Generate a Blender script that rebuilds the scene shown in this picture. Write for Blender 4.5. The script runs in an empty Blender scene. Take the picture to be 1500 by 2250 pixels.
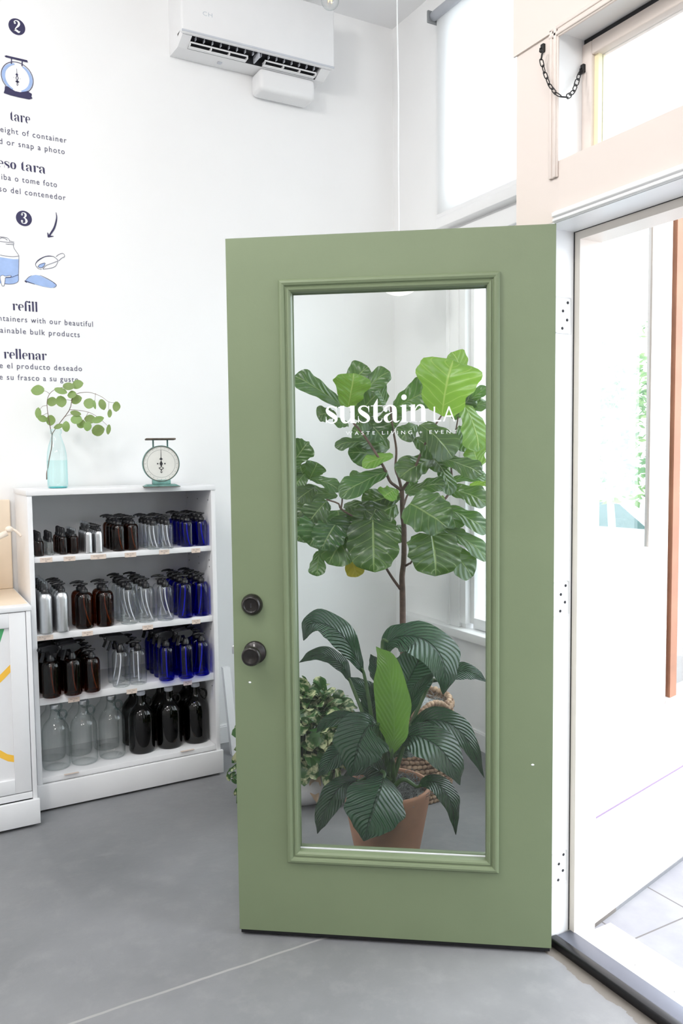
import bpy, bmesh, math, random
from mathutils import Vector, Matrix
R_ = random.Random(11)
SC = bpy.context.scene
COL = SC.collection
PI = math.pi
# ------------------------------------------------------------------ camera, sky, lights, exposure
FPX = 1779.2
CAM_R = Vector((.8733, -.4871, -.0115)); CAM_U = Vector((.0439, .0552, .9975)); CAM_F = Vector((.4860, .8712, -.0694))
CAM_C = Vector((-2.4589, -3.7881, 1.4356))
CAM_F.normalize(); CAM_R = (CAM_R - CAM_F * CAM_R.dot(CAM_F)).normalized(); CAM_U = CAM_R.cross(CAM_F)
cd = bpy.data.cameras.new('camera'); cam = bpy.data.objects.new('camera', cd); COL.objects.link(cam)
cd.sensor_fit = 'VERTICAL'; cd.sensor_height = 36; cd.lens = FPX / 2250 * 36; cd.clip_start = .05; cd.clip_end = 200
M4 = Matrix((CAM_R, CAM_U, -CAM_F)).transposed().to_4x4(); M4.translation = CAM_C
cam.matrix_world = M4
SC.camera = cam
w = bpy.data.worlds.new('sky'); SC.world = w; w.use_nodes = True
bg = w.node_tree.nodes['Background']; bg.inputs[0].default_value = (.86, .93, 1, 1); bg.inputs[1].default_value = 3.2
sun = bpy.data.lights.new('daylight_sun', 'SUN'); sun.energy = 1.1; sun.angle = .5; sun.color = (1, .97, .92)
so = bpy.data.objects.new('daylight_sun', sun); COL.objects.link(so)
so.rotation_euler = Vector((-.42, .30, -.86)).to_track_quat('-Z', 'Y').to_euler()
for px_, py_ in ((-2.9, -2.2), (-2.7, -5.0), (-4.8, -1.9), (-4.6, -5.0)):      # unseen fill lights, added to brighten the walls and ceiling
    l = bpy.data.lights.new('fill_light', 'POINT'); l.energy = 46; l.shadow_soft_size = .2; l.color = (1, .985, .955)
    o = bpy.data.objects.new('fill_light', l); COL.objects.link(o); o.location = (px_, py_, 3.25)
SC.view_settings.view_transform = 'Standard'; SC.view_settings.look = 'None'; SC.view_settings.gamma = 1
SC.view_settings.exposure = 0.55
SC.cycles.transparent_max_bounces = 48; SC.cycles.max_bounces = 14; SC.cycles.transmission_bounces = 14
SC.cycles.diffuse_bounces = 6; SC.cycles.caustics_reflective = False

def ray(px, py): return CAM_F + CAM_R * ((px - 750) / FPX) + CAM_U * ((1125 - py) / FPX)
def PD(px, py, depth): return CAM_C + ray(px, py) * depth
def unp(px, py, axis, val):                       # pixel -> point on the plane axis = val
    v = ray(px, py); return CAM_C + v * ((val - CAM_C[axis]) / v[axis])
# ------------------------------------------------------------------ materials
MATS = {}
class NT:
    def __init__(s, name):
        s.m = bpy.data.materials.new(name); s.m.use_nodes = True; s.t = s.m.node_tree; s.t.nodes.clear()
        s.out = s.t.nodes.new('ShaderNodeOutputMaterial')
    def n(s, ty, props=None, **ins):
        nd = s.t.nodes.new('ShaderNode' + ty)
        for k, v in (props or {}).items(): setattr(nd, k, v)
        for k, v in ins.items():
            key = int(k[1:]) if k[0] == 'i' and k[1:].isdigit() else k.replace('_', ' ')
            s.set(nd.inputs[key], v)
        return nd
    def set(s, sock, v):
        if isinstance(v, bpy.types.NodeSocket): s.t.links.new(v, sock)
        elif isinstance(v, bpy.types.Node): s.t.links.new(v.outputs[0], sock)
        else:
            if sock.type == 'RGBA' and len(v) == 3: v = (*v, 1)
            sock.default_value = v
    def math(s, op, a, b=0.0, clamp=False): return s.n('Math', {'operation': op, 'use_clamp': clamp}, i0=a, i1=b).outputs[0]
    def mix(s, f, a, b): 
        nd = s.n('Mix', {'data_type': 'RGBA'}); s.set(nd.inputs[0], f); s.set(nd.inputs[6], a); s.set(nd.inputs[7], b); return nd.outputs[2]
    def ramp(s, f, lo, hi): return s.n('MapRange', None, i0=f, i1=lo, i2=hi).outputs[0]
    def obj(s): return s.n('TexCoord').outputs['Object']
    def noise(s, vec, scale, detail=4, rough=.55): return s.n('TexNoise', None, Vector=vec, Scale=scale, Detail=detail, Roughness=rough).outputs[0]
    def bsdf(s, **k):
        ins = {a.replace('_', ' '): b for a, b in k.items()}
        nd = s.n('BsdfPrincipled')
        for a, b in ins.items(): s.set(nd.inputs[a], b)
        return nd
    def done(s, sh): s.t.links.new(sh.outputs[0] if isinstance(sh, bpy.types.Node) else sh, s.out.inputs[0]); MATS[s.m.name] = s.m; return s.m
    def bump(s, h, strength=.3, dist=.01): return s.n('Bump', None, Strength=strength, Distance=dist, Height=h).outputs[0]
def pm(name, col, rough=.5, metal=0.0, var=.04, scale=9, bump=0.0, spec=.5, coat=0.0):
    t = NT(name); o = t.obj(); nz = t.noise(o, scale)
    c = t.mix(t.ramp(nz, .3, .7), tuple(x * (1 - var) for x in col), tuple(min(1, x * (1 + var)) for x in col))
    kw = dict(Base_Color=c, Roughness=rough, Metallic=metal, Specular_IOR_Level=spec, Coat_Weight=coat)
    if bump: kw['Normal'] = t.bump(t.noise(o, scale * 25, 3), bump, .002)
    return t.done(t.bsdf(**kw))
def glassy(name, col, edge, rough=.0, ior=1.5, dens=1.0):
    # thin-walled glass: tinted see-through, denser where the wall is seen edge-on, with a Fresnel reflection
    t = NT(name); lw = t.n('LayerWeight', None, Blend=.5)
    f = t.math('POWER', lw.outputs['Facing'], 3.0)
    c = t.mix(f, col, edge)
    tr = t.n('BsdfTransparent', None, Color=c); gl = t.n('BsdfGlossy', None, Color=(1, 1, 1), Roughness=rough)
    bf = t.n('NewGeometry').outputs['Backfacing']        # same reflection from either side of a thin wall
    fr = t.n('Fresnel', None, IOR=t.math('ADD', t.math('MULTIPLY', bf, 1 / ior - ior), ior))
    mx = t.n('MixShader', None, i0=fr, i1=tr, i2=gl); return t.done(mx)
white_wall = pm('white_wall_paint', (.86, .86, .865), .7, var=.012, scale=2, bump=.04)
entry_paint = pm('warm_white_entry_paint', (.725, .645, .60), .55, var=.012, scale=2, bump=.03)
trim_white = pm('white_trim_paint', (.86, .86, .87), .35, var=.01)
trim_cream = pm('cream_frame_paint', (.84, .77, .71), .4, var=.02)
rear_wall = pm('shop_rear_wall_paint', (.42, .41, .40), .8, var=.03, scale=2)
ceil_m = pm('ceiling_paint', (.84, .84, .85), .8, var=.01)
furn = pm('white_furniture_lacquer', (.80, .80, .815), .4, var=.012, scale=14)
cream = pm('cream_wood', (.84, .72, .58), .5, var=.05, scale=5)
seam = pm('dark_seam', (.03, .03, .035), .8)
black = pm('black_plastic', (.012, .012, .014), .32, var=.1)
blackr = pm('black_rubber', (.006, .006, .008), .35, spec=.4)
alu = pm('brushed_aluminium', (.75, .76, .78), .33, metal=1.0, var=.03, scale=60)
steel = pm('steel', (.62, .63, .65), .3, metal=1.0, var=.05)
bronze = pm('oil_rubbed_bronze', (.014, .011, .010), .3, metal=.35, var=.3, scale=30, coat=.3)
iron = pm('black_iron_chain', (.02, .02, .022), .45, metal=.5)
clear_cap = glassy('clear_plastic_cap', (.9, .92, .94), (.45, .48, .52))
g_clear = glassy('clear_glass', (.984, .991, .989), (.48, .55, .55), ior=1.58)
g_amber = glassy('amber_glass', (.34, .115, .03), (.02, .006, .002))
g_blue = glassy('cobalt_glass', (.04, .05, .78), (.004, .004, .16))
g_dark = glassy('dark_amber_jug_glass', (.06, .02, .008), (.004, .002, .001))
g_teal = glassy('aqua_glass', (.93, .988, .988), (.42, .80, .82))
g_water = glassy('water', (.92, .988, .982), (.75, .93, .93), ior=1.12)
g_pane = glassy('window_pane_glass', (.97, .985, .98), (.93, .96, .95), ior=1.45)
g_door = glassy('door_pane_glass', (.97, .985, .98), (.93, .96, .95), ior=1.36)
g_handle = glassy('jug_handle_glass', (.72, .78, .78), (.2, .26, .26))
tube_m = pm('translucent_dip_tube', (.75, .77, .85), .3)
tag_m = pm('kraft_price_card', (.72, .60, .52), .8, var=.05)
ink = pm('grey_ink', (.10, .09, .10), .8)
navy = pm('navy_vinyl', (.028, .024, .085), .6, var=.06)
sky_v = pm('light_blue_vinyl', (.33, .46, .75), .6, var=.08, scale=20)
yellow = pm('yellow_vinyl', (.95, .55, .06), .5)
green_v = pm('green_vinyl', (.07, .36, .14), .5)
letter_white = pm('white_vinyl', (.9, .92, .93), .5, var=.0)
terra = pm('terracotta', (.45, .235, .15), .75, var=.12, scale=7, bump=.15)
stonepot = pm('pale_stone_glaze', (.62, .61, .63), .6, var=.08, scale=20, bump=.1)
soil = pm('dark_soil', (.04, .035, .03), .95, var=.4, scale=40, bump=.5)
moss_m = pm('grey_moss', (.23, .24, .24), .9, var=.4, scale=60)
bark = pm('brown_bark', (.10, .06, .045), .8, var=.35, scale=40, bump=.4)
stemg = pm('green_stem', (.045, .10, .025), .5, var=.25, scale=20)
stemb = pm('reddish_twig', (.16, .10, .07), .6, var=.25, scale=30)
ac_m = pm('white_ac_plastic', (.80, .80, .81), .35, var=.01)
ac_dark = pm('ac_interior', (.015, .016, .02), .5)
grey_v = pm('grey_louver', (.55, .57, .62), .45)
copper = pm('copper_pole_paint', (.36, .165, .095), .6, var=.12)
slate = pm('slate_blue_paint', (.16, .20, .30), .6)
stucco = pm('pale_stucco', (.80, .74, .70), .85, var=.03, scale=20, bump=.3)
carm = pm('pale_car_paint', (.72, .74, .80), .3, coat=.5)
carglass = pm('car_window', (.05, .13, .13), .08)
street_m = pm('pale_asphalt', (.55, .55, .55), .9, var=.05)
verdi = pm('verdigris_enamel', (.15, .30, .275), .45, var=.3, scale=30)
rust = pm('rusted_iron', (.10, .08, .06), .6, var=.5, scale=40)
dial_m = pm('dial_face_enamel', (.74, .74, .70), .5, var=.05, scale=14)
# green door paint
t = NT('sage_green_paint'); o = t.obj()
c = t.mix(t.ramp(t.noise(o, 3, 4), .35, .65), (.182, .228, .133), (.196, .244, .143))
green = t.done(t.bsdf(Base_Color=c, Roughness=.42, Specular_IOR_Level=.4, Normal=t.bump(t.noise(o, 160, 2), .06, .002)))
# concrete floor: mottled, with the joint line and the raw brownish edge along the doorway
t = NT('polished_concrete'); o = t.obj(); sep = t.n('SeparateXYZ', None, i0=o)
n1 = t.noise(o, 1.3, 8, .62); n2 = t.noise(o, 11, 6, .65)
c = t.mix(t.ramp(n1, .34, .66), (.180, .184, .194), (.245, .248, .259))
c = t.mix(t.math('MULTIPLY', t.ramp(n2, .5, .75), .35), c, (.33, .33, .335))
yj = t.math('ADD', sep.outputs[1], t.math('MULTIPLY', t.math('SUBTRACT', t.noise(o, 5, 3), .5), .016))
jm = t.math('LESS_THAN', t.math('ABSOLUTE', t.math('ADD', yj, 1.727)), .0042)
jm = t.math('MULTIPLY', jm, t.math('LESS_THAN', sep.outputs[0], -1.30))
c = t.mix(t.math('MULTIPLY', jm, .6), c, (.42, .41, .40))
ed = t.math('ADD', sep.outputs[0], t.math('MULTIPLY', t.math('SUBTRACT', t.noise(o, 14, 4), .5), .06))
em = t.math('GREATER_THAN', ed, -.868)
em = t.math('MULTIPLY', em, t.math('LESS_THAN', sep.outputs[1], -2.05))
c = t.mix(t.math('MULTIPLY', em, .75), c, (.15, .125, .10))
sp = t.n('TexVoronoi', None, Vector=o, Scale=26).outputs[0]
h = t.math('ADD', t.noise(o, 30, 6), t.math('MULTIPLY', t.math('LESS_THAN', sp, .06), .8))
floor_m = t.done(t.bsdf(Base_Color=c, Roughness=t.ramp(n2, -.6, 2.2), Specular_IOR_Level=.45, Normal=t.bump(h, .22, .004)))
# entry tiles
t = NT('entry_tiles'); o = t.obj(); sep = t.n('SeparateXYZ', None, i0=o)
def gl(sock, off):
    a = t.math('FRACT', t.math('DIVIDE', t.math('ADD', sock, 50 * .285 - off), .285))
    return t.math('LESS_THAN', t.math('ABSOLUTE', t.math('SUBTRACT', a, .5)), .490)
gx, gy = gl(sep.outputs[0], -.31), gl(sep.outputs[1], -2.18)
gm = t.math('MULTIPLY', gx, gy)
tc = t.mix(t.ramp(t.noise(o, 8, 5), .35, .7), (.25, .25, .28), (.31, .31, .33))
tiles_m = t.done(t.bsdf(Base_Color=t.mix(gm, (.13, .12, .12), tc), Roughness=.6))
# roller blind fabric
t = NT('blind_fabric')
d = t.n('BsdfDiffuse', None, Color=(.86, .86, .86)); tl = t.n('BsdfTranslucent', None, Color=(.9, .9, .9))
blind_m = t.done(t.n('MixShader', None, i0=.75, i1=d, i2=tl))
# opal globe
t = NT('opal_globe'); opal = t.done(t.bsdf(Base_Color=(.9, .88, .85), Roughness=.3, Emission_Color=(1, .93, .82), Emission_Strength=.55))
t = NT('filament'); fila = t.done(t.bsdf(Base_Color=(.8, .5, .2), Emission_Color=(1, .6, .15), Emission_Strength=4))
# basket
t = NT('woven_seagrass'); o = t.obj()
c = t.mix(t.ramp(t.noise(o, 26, 3), .35, .65), (.20, .12, .075), (.52, .37, .25))
basket_m = t.done(t.bsdf(Base_Color=c, Roughness=.75, Normal=t.bump(t.noise(o, 220, 2), .4, .003)))
def leafmat(name, c1, c2, vein, nv, slope, rough, trans, bumpv, vstr=.55, tcol=None, vw=.12):
    t = NT(name); uv = t.n('TexCoord').outputs['UV']; s = t.n('SeparateXYZ', None, i0=uv)
    v = t.math('ABSOLUTE', t.math('SUBTRACT', t.math('MULTIPLY', s.outputs[0], 2), 1)); tt = s.outputs[1]
    ph = t.math('MULTIPLY', t.math('SUBTRACT', tt, t.math('MULTIPLY', v, slope)), nv)
    saw = t.math('FRACT', t.math('ADD', ph, 20))
    tri = t.math('MULTIPLY', t.math('ABSOLUTE', t.math('SUBTRACT', saw, .5)), 2)      # 1 at vein
    lat = t.ramp(tri, 1 - vw, 1); mid = t.ramp(v, .055, .012)
    ob = t.n('TexCoord').outputs['Object']
    base = t.mix(t.ramp(t.noise(ob, 7, 3), .3, .7), c1, c2)
    isl = t.n('NewGeometry').outputs['Random Per Island']
    base = t.n('HueSaturation', None, Hue=t.math('ADD', .485, t.math('MULTIPLY', isl, .03)), Value=t.math('ADD', .75, t.math('MULTIPLY', isl, .5)), Color=base).outputs[0]
    m = t.math('MAXIMUM', t.math('MULTIPLY', lat, .7), mid)
    col = t.mix(t.math('MULTIPLY', m, vstr), base, vein)
    hgt = t.math('SUBTRACT', t.math('MULTIPLY', t.math('SINE', t.math('MULTIPLY', ph, 6.283)), .5), t.math('MULTIPLY', mid, 1.5))
    nrm = t.bump(hgt, bumpv, .006)
    p = t.bsdf(Base_Color=col, Roughness=rough, Specular_IOR_Level=.7, Normal=nrm)
    tr = t.n('BsdfTranslucent', None, Color=t.mix(t.math('MULTIPLY', m, .4), tcol or c2, vein))
    return t.done(t.n('MixShader', None, i0=trans, i1=p, i2=tr))
fig_m = leafmat('fig_leaf', (.014, .048, .012), (.042, .105, .022), (.26, .36, .12), 6, .30, .27, .24, .35, .7, (.16, .36, .04), .15)
fig_bright = leafmat('sunlit_fig_leaf', (.085, .20, .022), (.14, .28, .03), (.45, .55, .16), 6, .30, .32, .38, .35, .7, (.30, .52, .05), .15)  # brighter copy of the fig leaf, window light put into its colour
fig_yel = leafmat('yellowed_fig_leaf', (.55, .40, .02), (.30, .30, .03), (.6, .5, .1), 6, .3, .5, .3, .2)
lily_m = leafmat('lily_leaf', (.014, .050, .026), (.028, .085, .036), (.012, .035, .02), 15, .28, .22, .12, 1.0, .45, (.05, .2, .04), .3)
lily_young = leafmat('young_lily_leaf', (.075, .165, .022), (.12, .24, .035), (.22, .38, .10), 15, .28, .3, .22, .25, .3, (.25, .5, .06), .2)
euca_m = leafmat('eucalyptus_leaf', (.16, .26, .06), (.24, .36, .13), (.3, .4, .2), 5, .3, .55, .25, .05, .25, (.35, .5, .12))
t = NT('variegated_leaf'); ob = t.obj(); nz = t.noise(ob, 24, 3, .6)
c = t.mix(t.ramp(nz, .50, .60), (.045, .125, .03), (.56, .58, .34))
isl = t.n('NewGeometry').outputs['Random Per Island']
c = t.n('HueSaturation', None, Value=t.math('ADD', .6, t.math('MULTIPLY', isl, .7)), Color=c).outputs[0]
pothos_m = t.done(t.n('MixShader', None, i0=.2, i1=t.bsdf(Base_Color=c, Roughness=.35), i2=t.n('BsdfTranslucent', None, Color=c)))
t = NT('street_tree_leaf'); ob = t.obj()
c = t.mix(t.ramp(t.noise(ob, 2.2, 3), .4, .6), (.10, .24, .10), (.30, .44, .18))
tree_m = t.done(t.n('MixShader', None, i0=.35, i1=t.bsdf(Base_Color=c, Roughness=.6), i2=t.n('BsdfTranslucent', None, Color=c)))
# ------------------------------------------------------------------ mesh helpers
ORG = {}
class MB:
    def __init__(s): s.v = []; s.f = []; s.mi = []; s.uv = {}; s.sm = []
    def quad(s, idx, sm=False, mi=0): s.f.append(tuple(idx)); s.sm.append(sm); s.mi.append(mi)
    def poly(s, pts, mi=0, sm=False):
        b = len(s.v); s.v += [Vector(p) for p in pts]; s.quad(range(b, b + len(pts)), sm, mi)
    def box(s, x0, x1, y0, y1, z0, z1, mi=0, M=None):
        b = len(s.v)
        P = [Vector((x, y, z)) for x in (x0, x1) for y in (y0, y1) for z in (z0, z1)]
        if M: P = [M @ p for p in P]
        s.v += P
        for q in ((0, 1, 3, 2), (4, 6, 7, 5), (0, 4, 5, 1), (2, 3, 7, 6), (0, 2, 6, 4), (1, 5, 7, 3)): s.quad([b + i for i in q], False, mi)
        return s
    def rbox(s, x0, x1, y0, y1, z0, z1, r=.004, mi=0, M=None, seg=2):
        bm = bmesh.new(); bmesh.ops.create_cube(bm, size=1)
        for v in bm.verts: v.co = Vector(((x0 + x1) / 2 + v.co.x * (x1 - x0), (y0 + y1) / 2 + v.co.y * (y1 - y0), (z0 + z1) / 2 + v.co.z * (z1 - z0)))
        bmesh.ops.bevel(bm, geom=bm.edges[:], offset=r, segments=seg, affect='EDGES', profile=.5)
        b = len(s.v); bm.verts.index_update()
        s.v += [(M @ v.co if M else v.co.copy()) for v in bm.verts]
        for f in bm.faces: s.quad([b + v.index for v in f.verts], seg > 1, mi)
        bm.free(); return s
    def lathe(s, prof, n=24, M=None, mi=0, c=(0, 0, 0), sm=True, cap0=True, cap1=True, wob=None):
        rings = []; c = Vector(c)
        for k, (r, z) in enumerate(prof):
            b = len(s.v); rings.append(b)
            for i in range(n):
                a = 2 * PI * i / n; rr = r * (wob(a, z) if wob else 1)
                p = Vector((rr * math.cos(a), rr * math.sin(a), z)) + c
                s.v.append(M @ p if M else p)
        for k in range(len(rings) - 1):
            a, b = rings[k], rings[k + 1]
            for i in range(n):
                j = (i + 1) % n; s.quad((a + i, a + j, b + j, b + i), sm, mi)
        if cap0 and prof[0][0] > 1e-5: s.quad([rings[0] + i for i in reversed(range(n))], False, mi)
        if cap1 and prof[-1][0] > 1e-5: s.quad([rings[-1] + i for i in range(n)], False, mi)
        return s
    def tube(s, pts, r, n=8, mi=0, cap=True, closed=False):
        pts = [Vector(p) for p in pts]; m = len(pts)
        if not isinstance(r, (list, tuple)): r = [r] * m
        rings = []; prev = None
        for i, p in enumerate(pts):
            if closed: tg = pts[(i + 1) % m] - pts[i - 1]
            else: tg = pts[min(i + 1, m - 1)] - pts[max(i - 1, 0)]
            tg = tg.normalized() if tg.length > 1e-9 else Vector((0, 0, 1))
            if prev is None:
                a = Vector((0, 0, 1)) if abs(tg.z) < .9 else Vector((1, 0, 0)); prev = (a - tg * a.dot(tg)).normalized()
            else: prev = (prev - tg * prev.dot(tg)).normalized()
            q = tg.cross(prev); b = len(s.v); rings.append(b)
            for k in range(n):
                a = 2 * PI * k / n; s.v.append(p + (prev * math.cos(a) + q * math.sin(a)) * r[i])
        rr = rings + ([rings[0]] if closed else [])
        for a, b in zip(rr, rr[1:]):
            for k in range(n):
                j = (k + 1) % n; s.quad((a + k, a + j, b + j, b + k), True, mi)
        if cap and not closed:
            s.quad([rings[0] + k for k in reversed(range(n))], False, mi); s.quad([rings[-1] + k for k in range(n)], False, mi)
        return s
    def ball(s, c, r, n=10, m=6, M=None, mi=0):
        sc = Vector((r, r, r)) if not hasattr(r, '__len__') else Vector(r); c = Vector(c); rings = []
        for j in range(1, m):
            th = PI * j / m; b = len(s.v); rings.append(b)
            for i in range(n):
                a = 2 * PI * i / n; p = Vector((sc.x * math.sin(th) * math.cos(a), sc.y * math.sin(th) * math.sin(a), sc.z * math.cos(th)))
                s.v.append((M @ p if M else p) + c)
        t0 = len(s.v); p = Vector((0, 0, sc.z)); s.v.append((M @ p if M else p) + c)
        t1 = len(s.v); p = Vector((0, 0, -sc.z)); s.v.append((M @ p if M else p) + c)
        for a, b in zip(rings, rings[1:]):
            for i in range(n): j = (i + 1) % n; s.quad((a + j, a + i, b + i, b + j), True, mi)
        for i in range(n):
            j = (i + 1) % n; s.quad((t0, rings[0] + i, rings[0] + j), True, mi); s.quad((t1, rings[-1] + j, rings[-1] + i), True, mi)
        return s
    def prism(s, pts2, y0, y1, M, mi=0):          # outline in local (x, z), extruded along local y
        n = len(pts2); b = len(s.v)
        s.v += [M @ Vector((x, y0, z)) for x, z in pts2] + [M @ Vector((x, y1, z)) for x, z in pts2]
        s.quad([b + i for i in range(n)], False, mi); s.quad([b + n + i for i in reversed(range(n))], False, mi)
        for i in range(n): j = (i + 1) % n; s.quad((b + i, b + n + i, b + n + j, b + j), False, mi)
        return s
    def build(s, name, mat, parent=None, fix=True):
        me = bpy.data.meshes.new(name)
        org = ORG.get(parent.name, Matrix()) if parent else Matrix()
        inv = org.inverted()
        me.from_pydata([tuple(inv @ Vector(v)) for v in s.v], [], s.f)
        for m in (mat if isinstance(mat, (list, tuple)) else [mat]): me.materials.append(m)
        me.polygons.foreach_set('use_smooth', s.sm); me.polygons.foreach_set('material_index', s.mi)
        if s.uv:
            ul = me.uv_layers.new(name='UVMap')
            for l in me.loops: ul.data[l.index].uv = s.uv.get(l.vertex_index, (.5, .5))
        if fix:
            bm = bmesh.new(); bm.from_mesh(me); bmesh.ops.recalc_face_normals(bm, faces=bm.faces[:]); bm.to_mesh(me); bm.free()
        me.update()
        ob = bpy.data.objects.new(name, me); COL.objects.link(ob)
        if parent: ob.parent = parent; ORG[ob.name] = org
        else: ORG[ob.name] = Matrix()
        return ob
def tag(o, label=None, cat=None, group=None, kind=None):
    if label: o['label'] = label
    if cat: o['category'] = cat
    if group: o['group'] = group
    if kind: o['kind'] = kind
    return o
def thing(name, label, cat, loc=(0, 0, 0), rz=0.0, group=None, kind=None):
    o = bpy.data.objects.new(name, None); COL.objects.link(o); o.location = loc; o.rotation_euler = (0, 0, rz); o.empty_display_size = .05
    ORG[o.name] = Matrix.Translation(Vector(loc)) @ Matrix.Rotation(rz, 4, 'Z')
    return tag(o, label, cat, group, kind)
def dup(o, loc, rz, label, group):
    r = o.copy(); COL.objects.link(r); r.location = loc; r.rotation_euler = (0, 0, rz); tag(r, label, None, group)
    for ch in list(o.children):
        c = ch.copy(); COL.objects.link(c); c.parent = r
        for g in ch.children:
            d = g.copy(); COL.objects.link(d); d.parent = c
    return r
def S(o, kind='structure', label=None, cat=None): return tag(o, label, cat, None, kind)
def cr(pts, n):                                    # Catmull-Rom resample
    P = [Vector(p) for p in pts]; P = [P[0] * 2 - P[1]] + P + [P[-1] * 2 - P[-2]]; m = len(P) - 3; out = []
    for i in range(n + 1):
        u = i / n * m; k = min(int(u), m - 1); f = u - k; a, b, c, d = P[k:k + 4]
        out.append(.5 * ((2 * b) + (c - a) * f + (2 * a - 5 * b + 4 * c - d) * f * f + (3 * b - a - 3 * c + d) * f ** 3))
    return out
def lerp_tab(tab, t):
    for (a, x), (b, y) in zip(tab, tab[1:]):
        if t <= b:
            f = (t - a) / (b - a); f = f * f * (3 - 2 * f) * .5 + f * .5; return x + (y - x) * f
    return tab[-1][1]
FIG = [(0, .06), (.05, .40), (.2, .62), (.38, .68), (.55, .86), (.72, 1), (.86, .90), (.95, .58), (1, .12)]
HEART = [(0, .45), (.05, .80), (.2, .97), (.45, 1), (.7, .92), (.88, .66), (.96, .38), (1, .05)]
LANCE = [(0, .05), (.1, .38), (.28, .86), (.45, 1), (.62, .90), (.82, .50), (.94, .17), (1, .02)]
OVAL = [(0, .25), (.1, .62), (.35, .96), (.55, 1), (.8, .76), (.94, .42), (1, .1)]
def leaf(mb, spine, width, nrm, prof=FIG, fold=.18, wave=0.0, nl=16, nw=8, rnd=None, curl=0.0):
    rnd = rnd or R_
    P = cr(spine, nl); nrm = Vector(nrm).normalized(); b = len(mb.v); ph = rnd.random() * 6
    for i, p in enumerate(P):
        t = i / nl; tg = (P[min(i + 1, nl)] - P[max(i - 1, 0)]).normalized()
        sd = tg.cross(nrm)
        sd = sd.normalized() if sd.length > 1e-4 else Vector((1, 0, 0))
        up = sd.cross(tg).normalized(); wd = width * .5 * lerp_tab(prof, t)
        for k in range(nw + 1):
            v = k / nw * 2 - 1
            off = fold * wd * abs(v) - curl * wd * v * v + wave * width * abs(v) ** 1.5 * math.sin(t * 17 + ph + (2 if v > 0 else 0))
            e = wd * v * (1 + (.05 * math.sin(t * 21 + ph * 2 + v) if wave else 0))
            mb.uv[len(mb.v)] = (k / nw, t)
            mb.v.append(p + sd * e + up * off)
    for i in range(nl):
        for k in range(nw):
            a = b + i * (nw + 1) + k; mb.quad((a, a + 1, a + nw + 2, a + nw + 1), True)
# ------------------------------------------------------------------ lettering
def ribbon(pts, n=14):
    """pts (x, y, half width) -> list of 2-D quads"""
    if len(pts) == 2: P = [Vector(pts[0]), Vector(pts[1])]
    else: P = cr([Vector(p) for p in pts], n)
    out = []; L = []; Rr = []
    for i, p in enumerate(P):
        q = P[min(i + 1, len(P) - 1)] - P[max(i - 1, 0)]; d = Vector((q.x, q.y)); d = d.normalized() if d.length else Vector((1, 0)); nn = Vector((-d.y, d.x)) * max(p.z, 1e-5)
        L.append((p.x + nn.x, p.y + nn.y)); Rr.append((p.x - nn.x, p.y - nn.y))
    for i in range(len(P) - 1): out.append([L[i], L[i + 1], Rr[i + 1], Rr[i]])
    return out
def disc(x, y, r, n=20): return [[(x + r * math.cos(2 * PI * i / n), y + r * math.sin(2 * PI * i / n)) for i in range(n)]]
H_ = .022
def serif(x, y, w=.22): return ribbon([(x - w, y, H_), (x + w, y, H_)])
def stem(x, y0, y1, w=.13): return [[(x - w, y0), (x + w, y0), (x + w, y1), (x - w, y1)]]
def flag(x, y): return [[(x - .27, y - .06), (x - .13, y - .12), (x + .13, y), (x + .1, y + .02)]]
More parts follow.
